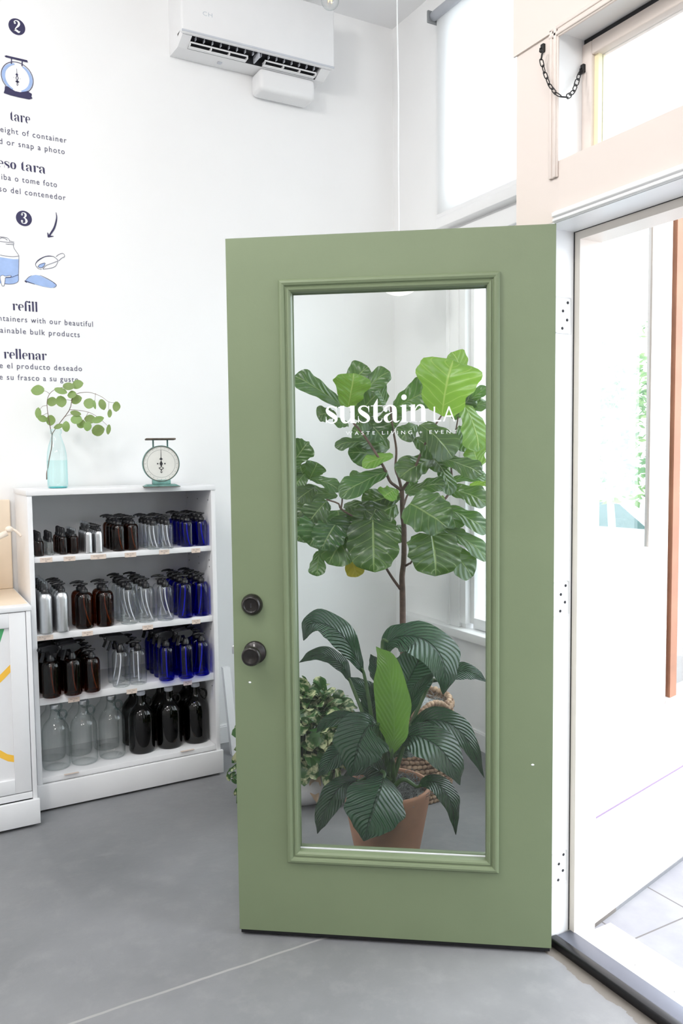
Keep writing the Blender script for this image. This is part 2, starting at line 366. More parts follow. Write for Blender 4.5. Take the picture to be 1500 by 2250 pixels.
def glyph(c):
    if c == 'i': return stem(.25, 0, 1) + serif(.25, .02) + flag(.25, .99) + disc(.25, 1.42, .16), .52
    if c == 'l': return stem(.25, 0, 1.55) + serif(.25, .02) + flag(.25, 1.54), .52
    if c == 'n': return stem(.25, 0, 1) + serif(.25, .02) + flag(.25, .99) + ribbon([(.36, .66, .02), (.5, .90, .035), (.66, .965, .05), (.82, .86, .10), (.86, .62, .13), (.86, .3, .13), (.86, 0, .13)]) + serif(.86, .02), 1.14
    if c == 'u': return stem(.86, 0, 1) + flag(.86, .99) + flag(.25, .99) + ribbon([(.25, 1, .13), (.25, .6, .13), (.25, .32, .13), (.33, .10, .09), (.50, .035, .04), (.66, .12, .03), (.76, .34, .02)]) + ribbon([(.86, .02, H_), (1.1, .02, H_)]), 1.14
    if c == 's': return ribbon([(.70, .66, .012), (.66, .86, .03), (.46, .965, .035), (.24, .93, .05), (.14, .78, .085), (.24, .62, .125), (.46, .47, .135), (.64, .32, .12), (.66, .16, .075), (.52, .045, .035), (.32, .03, .03), (.13, .14, .03), (.06, .36, .012)], 30) + [[(.66, .96), (.73, .96), (.72, .62), (.69, .62)], [(.04, .02), (.10, .02), (.09, .40), (.06, .40)]], .80
    if c == 't': return ribbon([(.30, 1.0, .13), (.30, .6, .13), (.30, .30, .13), (.36, .10, .09), (.50, .04, .045), (.64, .10, .03), (.70, .26, .012)]) + [[(.17, .98), (.43, .98), (.43, 1.38), (.36, 1.28)]] + ribbon([(.02, .965, H_), (.70, .965, H_)]), .74
    if c == 'a': return ribbon([(.13, .66, .10), (.16, .84, .07), (.32, .955, .04), (.50, .955, .05), (.66, .84, .11), (.69, .62, .13), (.69, .3, .13), (.72, .10, .10), (.84, .04, .04), (.98, .12, .015)], 24) + ribbon([(.60, .60, .02), (.42, .52, .03), (.22, .40, .08), (.15, .24, .12), (.24, .08, .08), (.38, .035, .03), (.56, .14, .02)]) + disc(.17, .70, .10), 1.0
    if c == 'r': return stem(.25, 0, 1) + serif(.25, .02) + flag(.25, .99) + ribbon([(.36, .62, .018), (.46, .86, .03), (.62, .97, .05), (.72, .92, .08)]) + disc(.70, .86, .11), .82
    if c == 'e': return ribbon([(.20, .54, .033), (.80, .54, .033)]) + ribbon([(.78, .54, .07), (.76, .76, .085), (.62, .94, .05), (.46, .965, .03), (.26, .86, .09), (.18, .5, .135), (.26, .14, .09), (.48, .035, .03), (.68, .09, .025), (.82, .26, .012)], 26), .92
    if c == 'o': return ribbon([(.46, .965, .03), (.26, .86, .09), (.18, .5, .135), (.26, .14, .09), (.46, .035, .03), (.66, .14, .09), (.74, .5, .135), (.66, .86, .09), (.46, .965, .03)], 32), .96
    if c == 'p': return stem(.25, -.5, 1) + serif(.25, -.48) + flag(.25, .99) + ribbon([(.36, .70, .02), (.54, .955, .035), (.76, .82, .10), (.82, .5, .135), (.76, .18, .10), (.54, .035, .035), (.36, .26, .02)], 24), 1.04
    if c == 'f': return ribbon([(.27, 0, .13), (.27, .5, .13), (.27, 1.05, .13), (.31, 1.36, .10), (.44, 1.52, .05), (.58, 1.50, .06)]) + disc(.58, 1.44, .10) + ribbon([(.02, .965, H_), (.60, .965, H_)]) + serif(.27, .02), .60
    if c == '2': return ribbon([(.13, 1.02, .03), (.16, 1.24, .05), (.38, 1.40, .05), (.62, 1.32, .10), (.70, 1.08, .125), (.60, .82, .11), (.34, .50, .06), (.10, .14, .03)], 24) + ribbon([(.10, .12, .03), (.24, .24, .10), (.44, .18, .13), (.64, .07, .10), (.80, .22, .02)]) + disc(.22, 1.08, .12), .9
    if c == '3': return ribbon([(.16, 1.12, .04), (.24, 1.32, .05), (.42, 1.40, .04), (.62, 1.30, .10), (.66, 1.08, .12), (.56, .86, .08), (.36, .76, .02)], 22) + ribbon([(.36, .76, .02), (.60, .68, .08), (.74, .40, .135), (.64, .12, .09), (.40, .03, .04), (.20, .12, .05), (.12, .32, .04)], 22) + disc(.22, 1.14, .12) + disc(.20, .32, .13), .9
    return [], .45
def didone(mb, txt, place, xh, width=None, track=0.0, right=None, center=None, left=None, stencil=0.0):
    polys = []; x = 0
    for c in txt:
        g, a = glyph(c)
        for q in g:
            if stencil and len(q) == 4 and math.dist(((q[0][0] + q[1][0]) / 2, (q[0][1] + q[1][1]) / 2), ((q[2][0] + q[3][0]) / 2, (q[2][1] + q[3][1]) / 2)) < stencil and abs(q[0][0] - q[1][0]) + abs(q[0][1] - q[1][1]) > 1e-6: continue
            polys.append([(px + x, py) for px, py in q])
        x += a + track
    sx = (width / x) if width else xh
    x0 = left if left is not None else (right - x * sx if right is not None else center - x * sx / 2)
    for q in polys: mb.poly([place(x0 + px * sx, py * xh) for px, py in q])
def sans(mb, txt, place, height=None, right=None, center=None, left=None, width=None, thin=0.0, space=1.12, asp=1.0):
    cu = bpy.data.curves.new('lettering_source', 'FONT'); cu.body = txt; cu.size = 1; cu.space_character = space; cu.resolution_u = 3
    cu.offset = thin; cu.fill_mode = 'FRONT'
    ob = bpy.data.objects.new('lettering_source', cu); COL.objects.link(ob)
    dg = bpy.context.evaluated_depsgraph_get(); me = bpy.data.meshes.new_from_object(ob.evaluated_get(dg))
    xs = [v.co.x for v in me.vertices]
    lo, hi = min(xs), max(xs); sx = width / (hi - lo) if width else height * asp
    sy = height if height else sx
    x0 = left if left is not None else (right - (hi - lo) * sx if right is not None else center - (hi - lo) * sx / 2)
    b = len(mb.v)
    mb.v += [Vector(place(x0 + (v.co.x - lo) * sx, v.co.y * sy)) for v in me.vertices]
    for p in me.polygons: mb.quad([b + i for i in p.vertices])
    bpy.data.objects.remove(ob); bpy.data.curves.remove(cu); bpy.data.meshes.remove(me)
# ------------------------------------------------------------------ the setting
H = 3.71
I4 = Matrix()
def flat(mb, pts, z0, z1, mi=0):                   # vertical prism over a plan outline
    n = len(pts); b = len(mb.v)
    mb.v += [Vector((x, y, z0)) for x, y in pts] + [Vector((x, y, z1)) for x, y in pts]
    mb.quad([b + i for i in range(n)], False, mi); mb.quad([b + n + i for i in reversed(range(n))], False, mi)
    for i in range(n): j = (i + 1) % n; mb.quad((b + i, b + n + i, b + n + j, b + j), False, mi)
    return mb
S(flat(MB(), [(-6.2, -7.0), (-.80, -7.0), (-.80, -2.085), (-.66, -2.085), (.12, -1.90), (.12, .14), (-6.2, .14)], -.1, 0).build('floor', floor_m))
S(flat(MB(), [(-6.2, -7.0), (-.70, -7.0), (-.70, -2.0), (.14, -1.8), (.14, .14), (-6.2, .14)], H, H + .1).build('ceiling', ceil_m))
S(MB().box(-6.2, .14, 0, .14, 0, H).build('wall_back', white_wall))
S(MB().box(-6.34, -6.2, -7.0, .14, 0, H).build('wall_left', rear_wall)); S(MB().box(-6.34, -.70, -7.14, -7.0, 0, H).build('wall_rear', rear_wall))
wf = MB()
wf.box(0, .14, -.50, 0, 0, H); wf.box(0, .14, -.63, -.50, 0, 2.62); wf.box(0, .14, -.63, -.50, 3.56, H); wf.box(0, .14, -1.84, -1.72, 0, H); wf.box(0, .14, -1.72, -.63, 0, .575)
wf.box(0, .14, -1.72, -.63, 2.42, 2.62); wf.box(0, .14, -1.72, -.63, 3.56, H)
S(wf.build('wall_front', white_wall))
DW = -.862
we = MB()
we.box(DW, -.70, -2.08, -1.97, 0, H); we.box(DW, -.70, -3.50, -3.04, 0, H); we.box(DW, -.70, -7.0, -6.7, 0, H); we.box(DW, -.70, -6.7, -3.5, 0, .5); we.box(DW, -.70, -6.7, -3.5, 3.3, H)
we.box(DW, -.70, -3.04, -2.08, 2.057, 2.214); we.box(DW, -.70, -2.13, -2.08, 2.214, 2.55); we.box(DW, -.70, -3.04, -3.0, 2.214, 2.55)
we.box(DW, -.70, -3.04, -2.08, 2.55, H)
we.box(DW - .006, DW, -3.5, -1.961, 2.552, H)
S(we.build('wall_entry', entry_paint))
# splayed wall beside the doorway, with its own side window
def sp(x, off=0): return (x + off * .235, -2.094 + (x + .70) * .2415 + off * .972)
ws = MB()
def seg(x0, x1, z0, z1, o0=0.0, o1=.032): return flat(ws, [sp(x0, o0), sp(x1, o0), sp(x1, o1), sp(x0, o1)], z0, z1)
SZ1, SZ2 = 1.125, .60                                  # the left light sits on a high white panel, the right one reaches lower
seg(-.70, .10, 0, SZ2); seg(-.70, -.205, SZ2, SZ1); seg(-.70, .10, 2.32, H); seg(-.70, -.655, SZ1, 2.32); seg(-.335, -.205, SZ1, 2.32, 0, .010); seg(.02, .10, SZ2, 2.32)
S(ws.build('wall_side', stucco))
w4 = thing('window_4', None, None, (-.4, -2.0, .335), kind='structure')
ws = MB(); seg(-.186, -.140, SZ2 + .006, 2.32, -.010, .034); tag(ws.build('mullion', copper, w4), 'copper-orange mullion')
ws = MB(); seg(-.655, -.335, SZ1 - .012, SZ1 + .006, -.006, .06); seg(-.205, .02, SZ2 - .012, SZ2 + .006, -.006, .06); ws.build('window_sill', trim_white, w4)
ws = MB(); seg(-.655, -.335, SZ1, 2.32, .022, .028); ws.build('pane', g_pane, w4)
ws = MB(); seg(-.205, .02, SZ2, 2.32, .022, .028); ws.build('pane', g_pane, w4)
ws = MB(); seg(-.66, .10, .331, .336, -.002, .001); ws.build('drip_strip', pm('violet_grey_seam', (.30, .22, .34), .7), w4)
for nm, bx in (('baseboard_back', (-6.2, -.0, -.014, 0, 0, .082)), ('baseboard_front', (-.014, 0, -1.80, -.014, 0, .082))):
    b = MB(); b.box(*bx)
    if nm == 'baseboard_back': b.box(-6.2, 0, -.010, 0, .082, .090)
    else: b.box(-.010, 0, -1.80, -.01, .082, .090)
    S(b.build(nm, trim_white))
# door frame: jamb, stop, head, head casing
df = MB()
df.box(DW, -.75, -2.084, -2.079, 0, 2.06); df.box(DW, -.75, -3.04, -2.084, 2.053, 2.058)
S(df.build('trim_1', trim_white))
df = MB(); df.box(-.75, -.665, -2.106, -2.079, -.011, 2.058); df.box(-.75, -.665, -3.04, -2.106, 2.030, 2.058); df.box(-.75, -.665, -3.04, -3.015, .02, 2.03)
S(df.build('trim_2', trim_cream))
df = MB(); df.box(-.752, -.747, -2.0862, -2.0795, .02, 2.056, 0); df.box(-.752, -.747, -3.04, -2.086, 2.0515, 2.0565)
S(df.build('trim_3', seam))
df = MB()
for (x, z0, z1) in ((.006, 2.054, 2.084), (.010, 2.056, 2.064), (.013, 2.068, 2.080)): df.rbox(DW - x, DW, -3.12, -2.124, z0, z1, .002)
S(df.build('trim_4', trim_white))
X1_ = -.735
# transom window over the door
w3 = thing('window_3', None, None, (-.775, -2.56, 2.214), kind='structure')
cs = MB()
for (x, a, b) in ((.006, 0, .032), (.010, .004, .014), (.009, .020, .030)):
    cs.rbox(DW - x, DW, -2.137 + a, -2.137 + b, 2.172, 2.563 if a == 0 else 2.558, .002); cs.rbox(DW - x, DW, -3.05, -2.106, 2.532 + a, 2.532 + b, .002)
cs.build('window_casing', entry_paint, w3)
cs = MB(); cs.box(DW + .001, X1_, -2.1345, -2.1295, 2.2145, 2.552); cs.box(DW + .001, X1_, -3.0, -2.1345, 2.545, 2.552); cs.build('window_reveal', trim_white, w3)
cs = MB(); cs.box(-.770, -.766, -3.0, -2.1345, 2.530, 2.545); cs.box(-.770, -.766, -2.1362, -2.134, 2.216, 2.540); cs.build('painted_gap_shade', seam, w3)  # dark strips along the frame gap, its shade painted in as colour
fr = MB(); X0, X1 = -.778, -.735
fr.rbox(X0, X1, -2.168, -2.134, 2.216, 2.530, .003); fr.rbox(X0, X1, -3.0, -2.966, 2.216, 2.530, .003); fr.rbox(X0, X1, -2.966, -2.168, 2.216, 2.234, .003); fr.rbox(X0, X1, -2.966, -2.168, 2.494, 2.530, .003)
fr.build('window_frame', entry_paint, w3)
fr = MB(); fr.box(X0 + .012, X1 - .006, -2.182, -2.168, 2.234, 2.494); fr.box(X0 + .012, X1 - .006, -2.966, -2.182, 2.234, 2.238); fr.build('glazing_strip', pm('honey_glazing_strip', (.86, .78, .52), .5), w3)
MB().box(-.752, -.748, -2.966, -2.182, 2.238, 2.494).build('pane', g_pane, w3)
# front display window, lower and upper light
w1 = thing('window_1', None, None, (0, -1.17, .575), kind='structure')
cs = MB(); cs.rbox(-.020, 0, -.596, -.506, .579, 2.44, .003); cs.rbox(-.028, 0, -.530, -.506, .579, 2.44, .003); cs.rbox(-.020, 0, -1.80, -1.72, .579, 2.44, .003); cs.rbox(-.024, 0, -1.82, -.49, 2.44, 2.52, .004)
cs.build('window_casing', trim_white, w1)
cs = MB(); cs.rbox(-.012, .05, -.64, -.594, .60, 2.42, .003); cs.rbox(.02, .07, -.668, -.64, .60, 2.42, .003); cs.rbox(.02, .07, -1.72, -.66, .579, .632, .003); cs.rbox(.02, .07, -1.72, -1.69, .6, 2.42, .003); cs.rbox(.02, .07, -1.72, -.66, 2.38, 2.42, .003)
cs.build('window_frame', trim_white, w1)
MB().box(.040, .046, -1.70, -.665, .63, 2.39).build('pane', g_pane, w1)
MB().rbox(-.062, .02, -1.83, -.128, .536, .579, .004).build('window_sill', trim_white, w1)
w2 = thing('window_2', None, None, (0, -1.17, 2.62), kind='structure')
MB().rbox(-.066, .02, -1.83, -.478, 2.538, 2.585, .003).build('window_sill', trim_white, w2)
cs = MB(); cs.box(.02, .07, -.55, -.505, 2.62, 3.56); cs.box(.02, .07, -1.72, -1.67, 2.62, 3.56); cs.box(.02, .07, -1.67, -.55, 2.62, 2.66); cs.box(.02, .07, -1.67, -.55, 3.52, 3.56)
cs.build('window_frame', trim_white, w2)
MB().box(.04, .046, -1.67, -.55, 2.66, 3.52).build('pane', g_pane, w2)
# unseen storefront window, added right of the doorway to let daylight in
w5 = thing('added_window_5', None, None, (-.78, -5.1, .5), kind='structure')
b = MB()
for y in (-6.7, -5.13, -3.55): b.box(-.82, -.74, y, y + .05, .5, 3.3)
for z in (.5, 2.3, 3.25): b.box(-.82, -.74, -6.65, -3.55, z, z + .05)
b.build('window_frame', trim_white, w5)
for y0, y1 in ((-6.65, -5.13), (-5.08, -3.55)): MB().box(-.783, -.777, y0, y1, .55, 3.25).build('pane', g_pane, w5)
# threshold
th = thing('threshold', None, None, (-.72, -2.55, 0), kind='structure')
MB().rbox(-.834, -.804, -3.04, -2.088, 0, .026, .005).build('rubber_seal', blackr, th)
MB().rbox(-.804, -.745, -3.04, -2.088, -.004, .021, .003).build('metal_plate', pm('threshold_metal', (.17, .18, .22), .42, metal=.6), th)
sl = MB(); sl.rbox(-.745, -.60, -3.04, -2.107, -.02, .008, .002); sl.build('sill_plate', trim_white, th)
sc = MB()
for y in (-2.14, -2.27, -2.40, -2.6, -2.85): sc.lathe([(.004, .007), (.004, .0092), (0, .0096)], 10, c=(-.70, y - .02, 0)); sc.lathe([(.004, .017), (.004, .0192), (0, .0196)], 10, c=(-.775, y, 0))
sc.build('screws', steel, th)
# outside
S(flat(MB(), [(-.795, -6.6), (3.0, -6.6), (3.0, 3.4), (.16, 3.4), (.16, -1.89), (-.66, -2.083), (-.795, -2.083)], -.12, -.012).build('ground_pavement', tiles_m))
sm = MB(); sm.poly([(3.0, -12, -.02), (8, -12, -.73), (8, 16, -.73), (3.0, 16, -.02)]); sm.poly([(8, -12, -.73), (40, -12, -.73), (40, 26, -.73), (8, 26, -.73)])
S(sm.build('ground_street', street_m))
pp = unp(1062, 1200, 0, .7)
post = thing('post', 'slate blue post outside the front window, beside the fig leaves', 'post', (.7, pp.y - .045, -.012))
MB().rbox(.68, .72, pp.y - .10, pp.y + .005, -.012, 1.36, .004).build('post_shaft', slate, post)
MB().rbox(.66, .69, pp.y - .06, pp.y + .035, 1.27, 1.31, .004).build('bracket', slate, post)
tp = PD(1385, 960, 10.5)
tree = thing('street_tree', 'sun-bleached leafy tree beyond the pavement, seen through the side window', 'tree', (tp.x, tp.y, -.73))
t0 = PD(1342, 1100, 10.5); MB().tube([(t0.x, t0.y, -.75), (t0.x + .03, t0.y, .4), (t0.x - .02, t0.y + .03, 1.2), (tp.x, tp.y, 2.3)], [.06, .05, .045, .02], 10).build('trunk', pm('pale_bark', (.40, .42, .32), .8, var=.2), tree)  # pale bark as one base colour
mb = MB(); rr = random.Random(5)
for i in range(2600):
    d = Vector((rr.gauss(0, 1), rr.gauss(0, 1), rr.gauss(0, 1))).normalized() * rr.random() ** .4
    c = Vector((tp.x + d.x * 1.1, tp.y + d.y * 1.1, tp.z + .25 + d.z * 1.25))
    if (math.sin(c.x * 5.1) + math.sin(c.y * 6.3 + 1) + math.sin(c.z * 5.7 + 2)) < -.5: continue
    a = Vector((rr.gauss(0, 1), rr.gauss(0, 1), rr.gauss(0, 1))).normalized(); b = a.orthogonal().normalized(); s_ = .045 + .04 * rr.random()
    mb.poly([c - a * s_, c + b * s_ * .5, c + a * s_, c - b * s_ * .5])
mb.build('foliage', tree_m, tree)
# parked car, far off on the street
cp = PD(1375, 1140, 14); CZ = -.73
car = thing('car', 'pale parked car on the street, washed out by daylight', 'car', (cp.x, cp.y, CZ), .15)
MC = Matrix.Translation((cp.x, cp.y, CZ)) @ Matrix.Rotation(PI / 2 + .15, 4, 'Z')
side = [(-2.1, .28), (-2.15, .62), (-2.0, .80), (-1.0, .92), (-.45, 1.40), (.75, 1.43), (1.55, .96), (2.05, .90), (2.12, .55), (2.08, .28)]
MB().prism(side, -.82, .82, MC).build('body', carm, car)
for y in (-.835, .825):
    m = MB(); m.prism([(-.92, .95), (-.40, 1.33), (.12, 1.36), (.12, .95)], y, y + .01, MC); m.prism([(.20, .95), (.20, 1.36), (.72, 1.36), (1.35, .98)], y, y + .01, MC); m.build('side_window', carglass, car)
for x in (-1.3, 1.3):
    for y in (-.84, .66): MB().lathe([(.32, 0), (.32, .18)], 20, M=MC @ Matrix.Translation((x, y, .32)) @ Matrix.Rotation(-PI / 2, 4, 'X')).build('wheel', blackr, car)
# ------------------------------------------------------------------ the green door
TH = 2.5087; HX, HY = -.8607, -2.128
MD = Matrix.Translation((HX, HY, 0)) @ Matrix.Rotation(TH, 4, 'Z')        # local x along the door from the hinge, local y towards the viewer
door = thing('door_1', 'sage green glazed entrance door standing open into the shop', 'door', (HX, HY, .02), TH, kind='structure')
D = MB(); W_, Z0, Z1 = .914, .020, 2.052
U0, U1, V0, V1 = .170, .742, .262, 1.908
D.box(0, U0, -.045, 0, Z0, Z1, M=MD); D.box(U1, W_, -.045, 0, Z0, Z1, M=MD); D.box(U0, U1, -.045, 0, Z0, V0, M=MD); D.box(U0, U1, -.045, 0, V1, Z1, M=MD)
D.build('door_panel', green, door)
def mould(mb, sgn):
    prof = [(0, 0), (0, .007), (.004, .012), (.010, .0135), (.016, .011), (.019, .006), (.022, .0055), (.024, .009), (.029, .008), (.034, .003), (.036, -.013), (.030, -.020)]
    a0, a1, b0, b1 = .149, .763, .2375, 1.9305; rings = []
    for s_, y in prof:
        yy = y if sgn > 0 else -.045 - y
        b = len(mb.v); rings.append(b)
        mb.v += [MD @ Vector(p) for p in ((a0 + s_, yy, b0 + s_), (a1 - s_, yy, b0 + s_), (a1 - s_, yy, b1 - s_), (a0 + s_, yy, b1 - s_))]
    for p, q in zip(rings, rings[1:]):
        for i in range(4): j = (i + 1) % 4; mb.quad((p + i, p + j, q + j, q + i))
m = MB(); mould(m, 1); m.build('glass_moulding', green, door, fix=True)
m = MB(); mould(m, -1); m.build('glass_moulding', green, door, fix=True)
pane = MB().box(.172, .740, -.0255, -.0195, .264, 1.906, M=MD).build('glass_pane', g_door, door)
MB().box(.186, .728, -.0195, -.0150, .264, .2755, M=MD).build('glazing_bead', pm('white_glazing_bead', (.8, .8, .84), .4), door)
def dpl(u0):                                             # lettering runs towards the hinge, i.e. along -u
    return lambda x, y: MD @ Vector((-x, -.0185, y))
LZ = 1.5275
m = MB(); didone(m, 'sustain', dpl(0), .0495, left=-.6385, width=.2930, track=.0); m.build('shop_lettering', letter_white, pane)
m = MB(); pl = lambda x, y: MD @ Vector((-x, -.0185, LZ + y))
m2 = MB(); sans(m2, 'LA', pl, height=.063, left=-.3300, width=.0600, thin=-.010); 
sans(m2, 'WASTE LIVING + EVENT', lambda x, y: MD @ Vector((-x, -.0185, LZ - .0335 + y)), height=.0145, left=-.5780, width=.3130, space=1.75, thin=-.004)
m2.build('small_lettering', letter_white, pane)
for o in pane.children:
    if o.name.startswith('shop'):
        for v in o.data.vertices: v.co.z += LZ
MB().box(.004, .910, -.040, -.004, .008, .0202, M=MD).build('bottom_sweep', blackr, door)
MY = lambda u, z: MD @ Matrix.Translation((u, 0, z)) @ Matrix.Rotation(-PI / 2, 4, 'X')
MB().lathe([(.0315, 0), (.0315, .006), (.029, .013), (.024, .020), (.0205, .022), (.0200, .0195), (.0175, .0185), (0, .0185)], 36, M=MY(.8565, 1.0065)).build('deadbolt', bronze, door)
m = MB(); m.box(-.0015, .0015, .0184, .0192, -.006, .006, M=MD @ Matrix.Translation((.8565, 0, 1.0065))); m.build('keyhole', seam, [o for o in door.children if o.name.startswith('deadbolt')][0])
MB().lathe([(.0335, 0), (.0335, .005), (.030, .009), (.016, .013), (.0135, .020), (.0135, .032), (.020, .036), (.0265, .041), (.0285, .050), (.027, .057), (.021, .0615), (.019, .0600), (.010, .0600), (.008, .0585), (0, .0585)], 36, M=MY(.8505, .8655)).build('door_knob', bronze, door)
MB().rbox(W_, W_ + .010, -.030, -.014, .855, .880, .002, M=MD).build('latch_bolt', steel, door)
for z in (1.820, 1.020, .222):
    hb = MB(); hz = z
    hb.rbox(-.824, -.764, -2.0868, -2.0838, hz - .050, hz + .050, .006, seg=3); hb.lathe([(.0055, hz - .048), (.0055, hz + .048)], 12, c=(-.846, -2.094, 0))
    h = hb.build('hinge', trim_white, door)
    scw = MB()
    for k, (dx, dz) in enumerate(((.048, .036), (.030, .012), (.046, -.012), (.028, -.036))): scw.lathe([(.0042, 0), (.0042, .0012), (0, .0016)], 12, M=Matrix.Translation((-.824 + dx, -2.0866, hz + dz)) @ Matrix.Rotation(PI / 2, 4, 'X'))
    scw.build('screws', seam, h)
chips = MB()
for u, z in ((.868, .775), (.055, .557)): chips.lathe([(.003, 0), (.002, .0006), (0, .0006)], 7, M=MY(u, z) @ Matrix.Scale(1.6, 4, (1, 0, 0)))
chips.build('paint_chips', letter_white, door)
# ------------------------------------------------------------------ air conditioner on the back wall
ac = thing('air_conditioner', 'white wall-mounted air conditioner high on the back wall', 'air conditioner', (-.86, -.1, 3.29))
b = MB(); MX = Matrix(((0, 1, 0, 0), (1, 0, 0, 0), (0, 0, 1, 0), (0, 0, 0, 1)))      # local x->world y, local y->world x
sec = [(-.001, 3.297), (-.118, 3.290), (-.118, 3.335), (-.180, 3.350), (-.188, 3.318), (-.200, 3.335), (-.203, 3.50), (-.188, 3.585), (-.16, 3.60), (-.001, 3.60)]
b.prism(sec, -1.232, -.485, MX)
e0 = [(-.118, 3.290), (-.118, 3.345), (-.188, 3.345), (-.188, 3.316)]
b.prism(e0, -1.232, -1.188, MX); b.prism(e0, -.535, -.485, MX)
b.build('casing', ac_m, ac)
b = MB(); b.rbox(-1.244, -.474, -.214, -.188, 3.316, 3.60, .008); b.build('front_panel', ac_m, ac)
b = MB(); b.rbox(-1.243, -.475, -.2155, -.206, 3.318, 3.327, .003); b.build('panel_lip', grey_v, ac)
b = MB(); b.box(-1.187, -.536, -.179, -.119, 3.326, 3.333); b.box(-1.187, -.536, -.1195, -.1185, 3.291, 3.333); b.build('outlet', ac_dark, ac)
b = MB()
for i in range(16): x = -1.165 + i * .040; b.box(x, x + .003, -.172, -.155, 3.312, 3.327)
b.box(-.864, -.858, -.185, -.12, 3.296, 3.327)
b.build('vent_grille', grey_v, ac)
for x0, x1 in ((-1.187, -.905), (-.82, -.545)):
    f = MB(); f.rbox(x0, x1, -.158, -.152, 3.302, 3.308, .001); f.rbox(x0, x1, -.140, -.120, 3.291, 3.296, .001)
    for q in (0, .36, .68, 1): xx = x0 + (x1 - x0 - .004) * q; f.box(xx, xx + .004, -.156, -.124, 3.293, 3.305)
    f.build('louver', ac_m, ac)
b = MB(); sans(b, 'CH', lambda x, y: Vector((x, -.2145, 3.405 + y)), height=.026, left=-1.1445, width=.044, thin=-.01); b.build('logo', pm('grey_blue_print', (.45, .50, .56), .5), ac)
MB().rbox(-.828, -.530, -.118, -.002, 3.190, 3.292, .022, seg=4).build('pipe_cover', ac_m, ac)
b = MB(); b.rbox(-1.02, -1.0, -.07, -.05, 3.288, 3.296, .002); b.build('clip', grey_v, ac)
# ------------------------------------------------------------------ painted wall lettering and drawings
sg = thing('wall_lettering', 'navy lettering and drawings on the white wall explaining how to refill', 'wall lettering', (-1.901, -.002, 2.6))
CX = -1.901
def wpl(z, dy=.0015): return lambda x, y: Vector((x, -dy, z + y))
def wz(px, py): return unp(px, py, 1, 0).z
def wx(px, py): return unp(px, py, 1, 0).x
def circ_badge(ch, px, py, r):
    p = unp(px, py, 1, 0); m = MB(); m.poly([(p.x + r * math.cos(a * PI / 24), -.001, p.z + r * math.sin(a * PI / 24)) for a in range(48)]); o = m.build('number_badge', navy, sg)
    m = MB(); didone(m, ch, lambda x, y: Vector((x, -.002, p.z + y)), r * 1.02, center=p.x, width=r * .95)
    for k in range(len(m.v)): m.v[k].z -= r * .70
    m.build('numeral', letter_white, o)
circ_badge('2', 37, 59, .0335); circ_badge('3', 52.5, 480, .0325)
def head(txt, l, r, base, xh):
    m = MB(); z = wz(*base); x0, x1 = wx(*l), wx(*r); didone(m, txt, wpl(z), xh, left=x0, width=x1 - x0, stencil=.062); m.build('heading', navy, sg)
head('tare', (21, 262), (67, 270), (60, 271), .028)
head('peso tara', (-24, 360), (101, 380), (98, 382), .028)
head('refill', (27, 678), (84, 684), (82, 685.5), .028)
head('rellenar', (8, 784), (103, 792), (98, 791.5), .028)
def line(txt, r, base, hgt=.0345, sp=1.18):
    m = MB(); sans(m, txt, wpl(wz(*base)), height=hgt, right=wx(*r), space=sp, thin=-.004, asp=1.0); m.build('text_line', pm_ink, sg)
pm_ink = pm('slate_navy_vinyl', (.06, .055, .12), .6)
def line2(txt, l, r, base, hgt=.0345):
    m = MB(); x0, x1 = wx(*l), wx(*r); sans(m, txt, wpl(wz(*base)), height=hgt, left=x0, width=x1 - x0, space=1.2, thin=.0); m.build('text_line', pm_ink, sg)
line2('weight of container', (-14, 285), (146, 312), (143, 314))
line2('d or snap a photo', (-2, 311), (142, 337), (140, 339))
line2('escriba o tome foto', (-32, 386), (125, 410), (123, 411.5))
line2('so del contenedor', (-2, 414), (144, 438), (141, 440))
line2('containers with our beautiful', (-23, 700), (204, 717), (202, 718))
line2('sustainable bulk products', (-34, 728), (175, 740), (172, 741))
line2('e el producto deseado', (-1, 805), (180, 815), (176, 815.5))
line2('e su frasco a su gusto', (-1, 831), (172, 839), (170, 839.5))
def wline(mb, pts, wd=.0016, n=None):
    """brush line through photo points on the wall; pts = (px, py[, width scale])"""
    P = [unp(p[0], p[1], 1, 0) for p in pts]
    for q in ribbon([(p.x, p.z, wd * (pts[i][2] if len(pts[i]) > 2 else 1)) for i, p in enumerate(P)], n or max(8, len(pts) * 4)): mb.poly([(x, -.0022, z) for x, z in q])
def wfill(mb, pts, dy=.0012): mb.poly([(p.x, -dy, p.z) for p in (unp(a, b, 1, 0) for a, b in pts)])
def c2(l): return [(x / 7.5, 20 + y / 7.5, *r) for x, y, *r in l]
def c1(l): return [(x * .19556, 420 + y * .19556, *r) for x, y, *r in l]
# kitchen scale drawing
k = unp(38, 171, 1, 0); kr = .064
for a0, a1 in ((100, 250), (285, 430)):
    m = MB()
    pts = [(k.x + kr * .86 * math.cos(math.radians(a)), k.z + kr * .86 * math.sin(math.radians(a)), kr * .10 * math.sin(PI * (a - a0 + 8) / (a1 - a0 + 16)) ** .5) for a in range(a0, a1 + 1, 10)]
    for q in ribbon(pts, 40): m.poly([(x, -.0012, z) for x, z in q])
    m.build('scale_drawing_tint', sky_v, sg)
m = MB()
for q in ribbon([(k.x + kr * math.cos(a * PI / 20), k.z + kr * math.sin(a * PI / 20), .0013) for a in range(41)], 60): m.poly([(x, -.0018, z) for x, z in q])
wfill(m, c2([(72, 775), (100, 764), (445, 845), (460, 880), (440, 880), (90, 795)]), .002)
wline(m, c2([(190, 800), (186, 905)]), .0022); wline(m, c2([(365, 850), (362, 945)]), .0022)
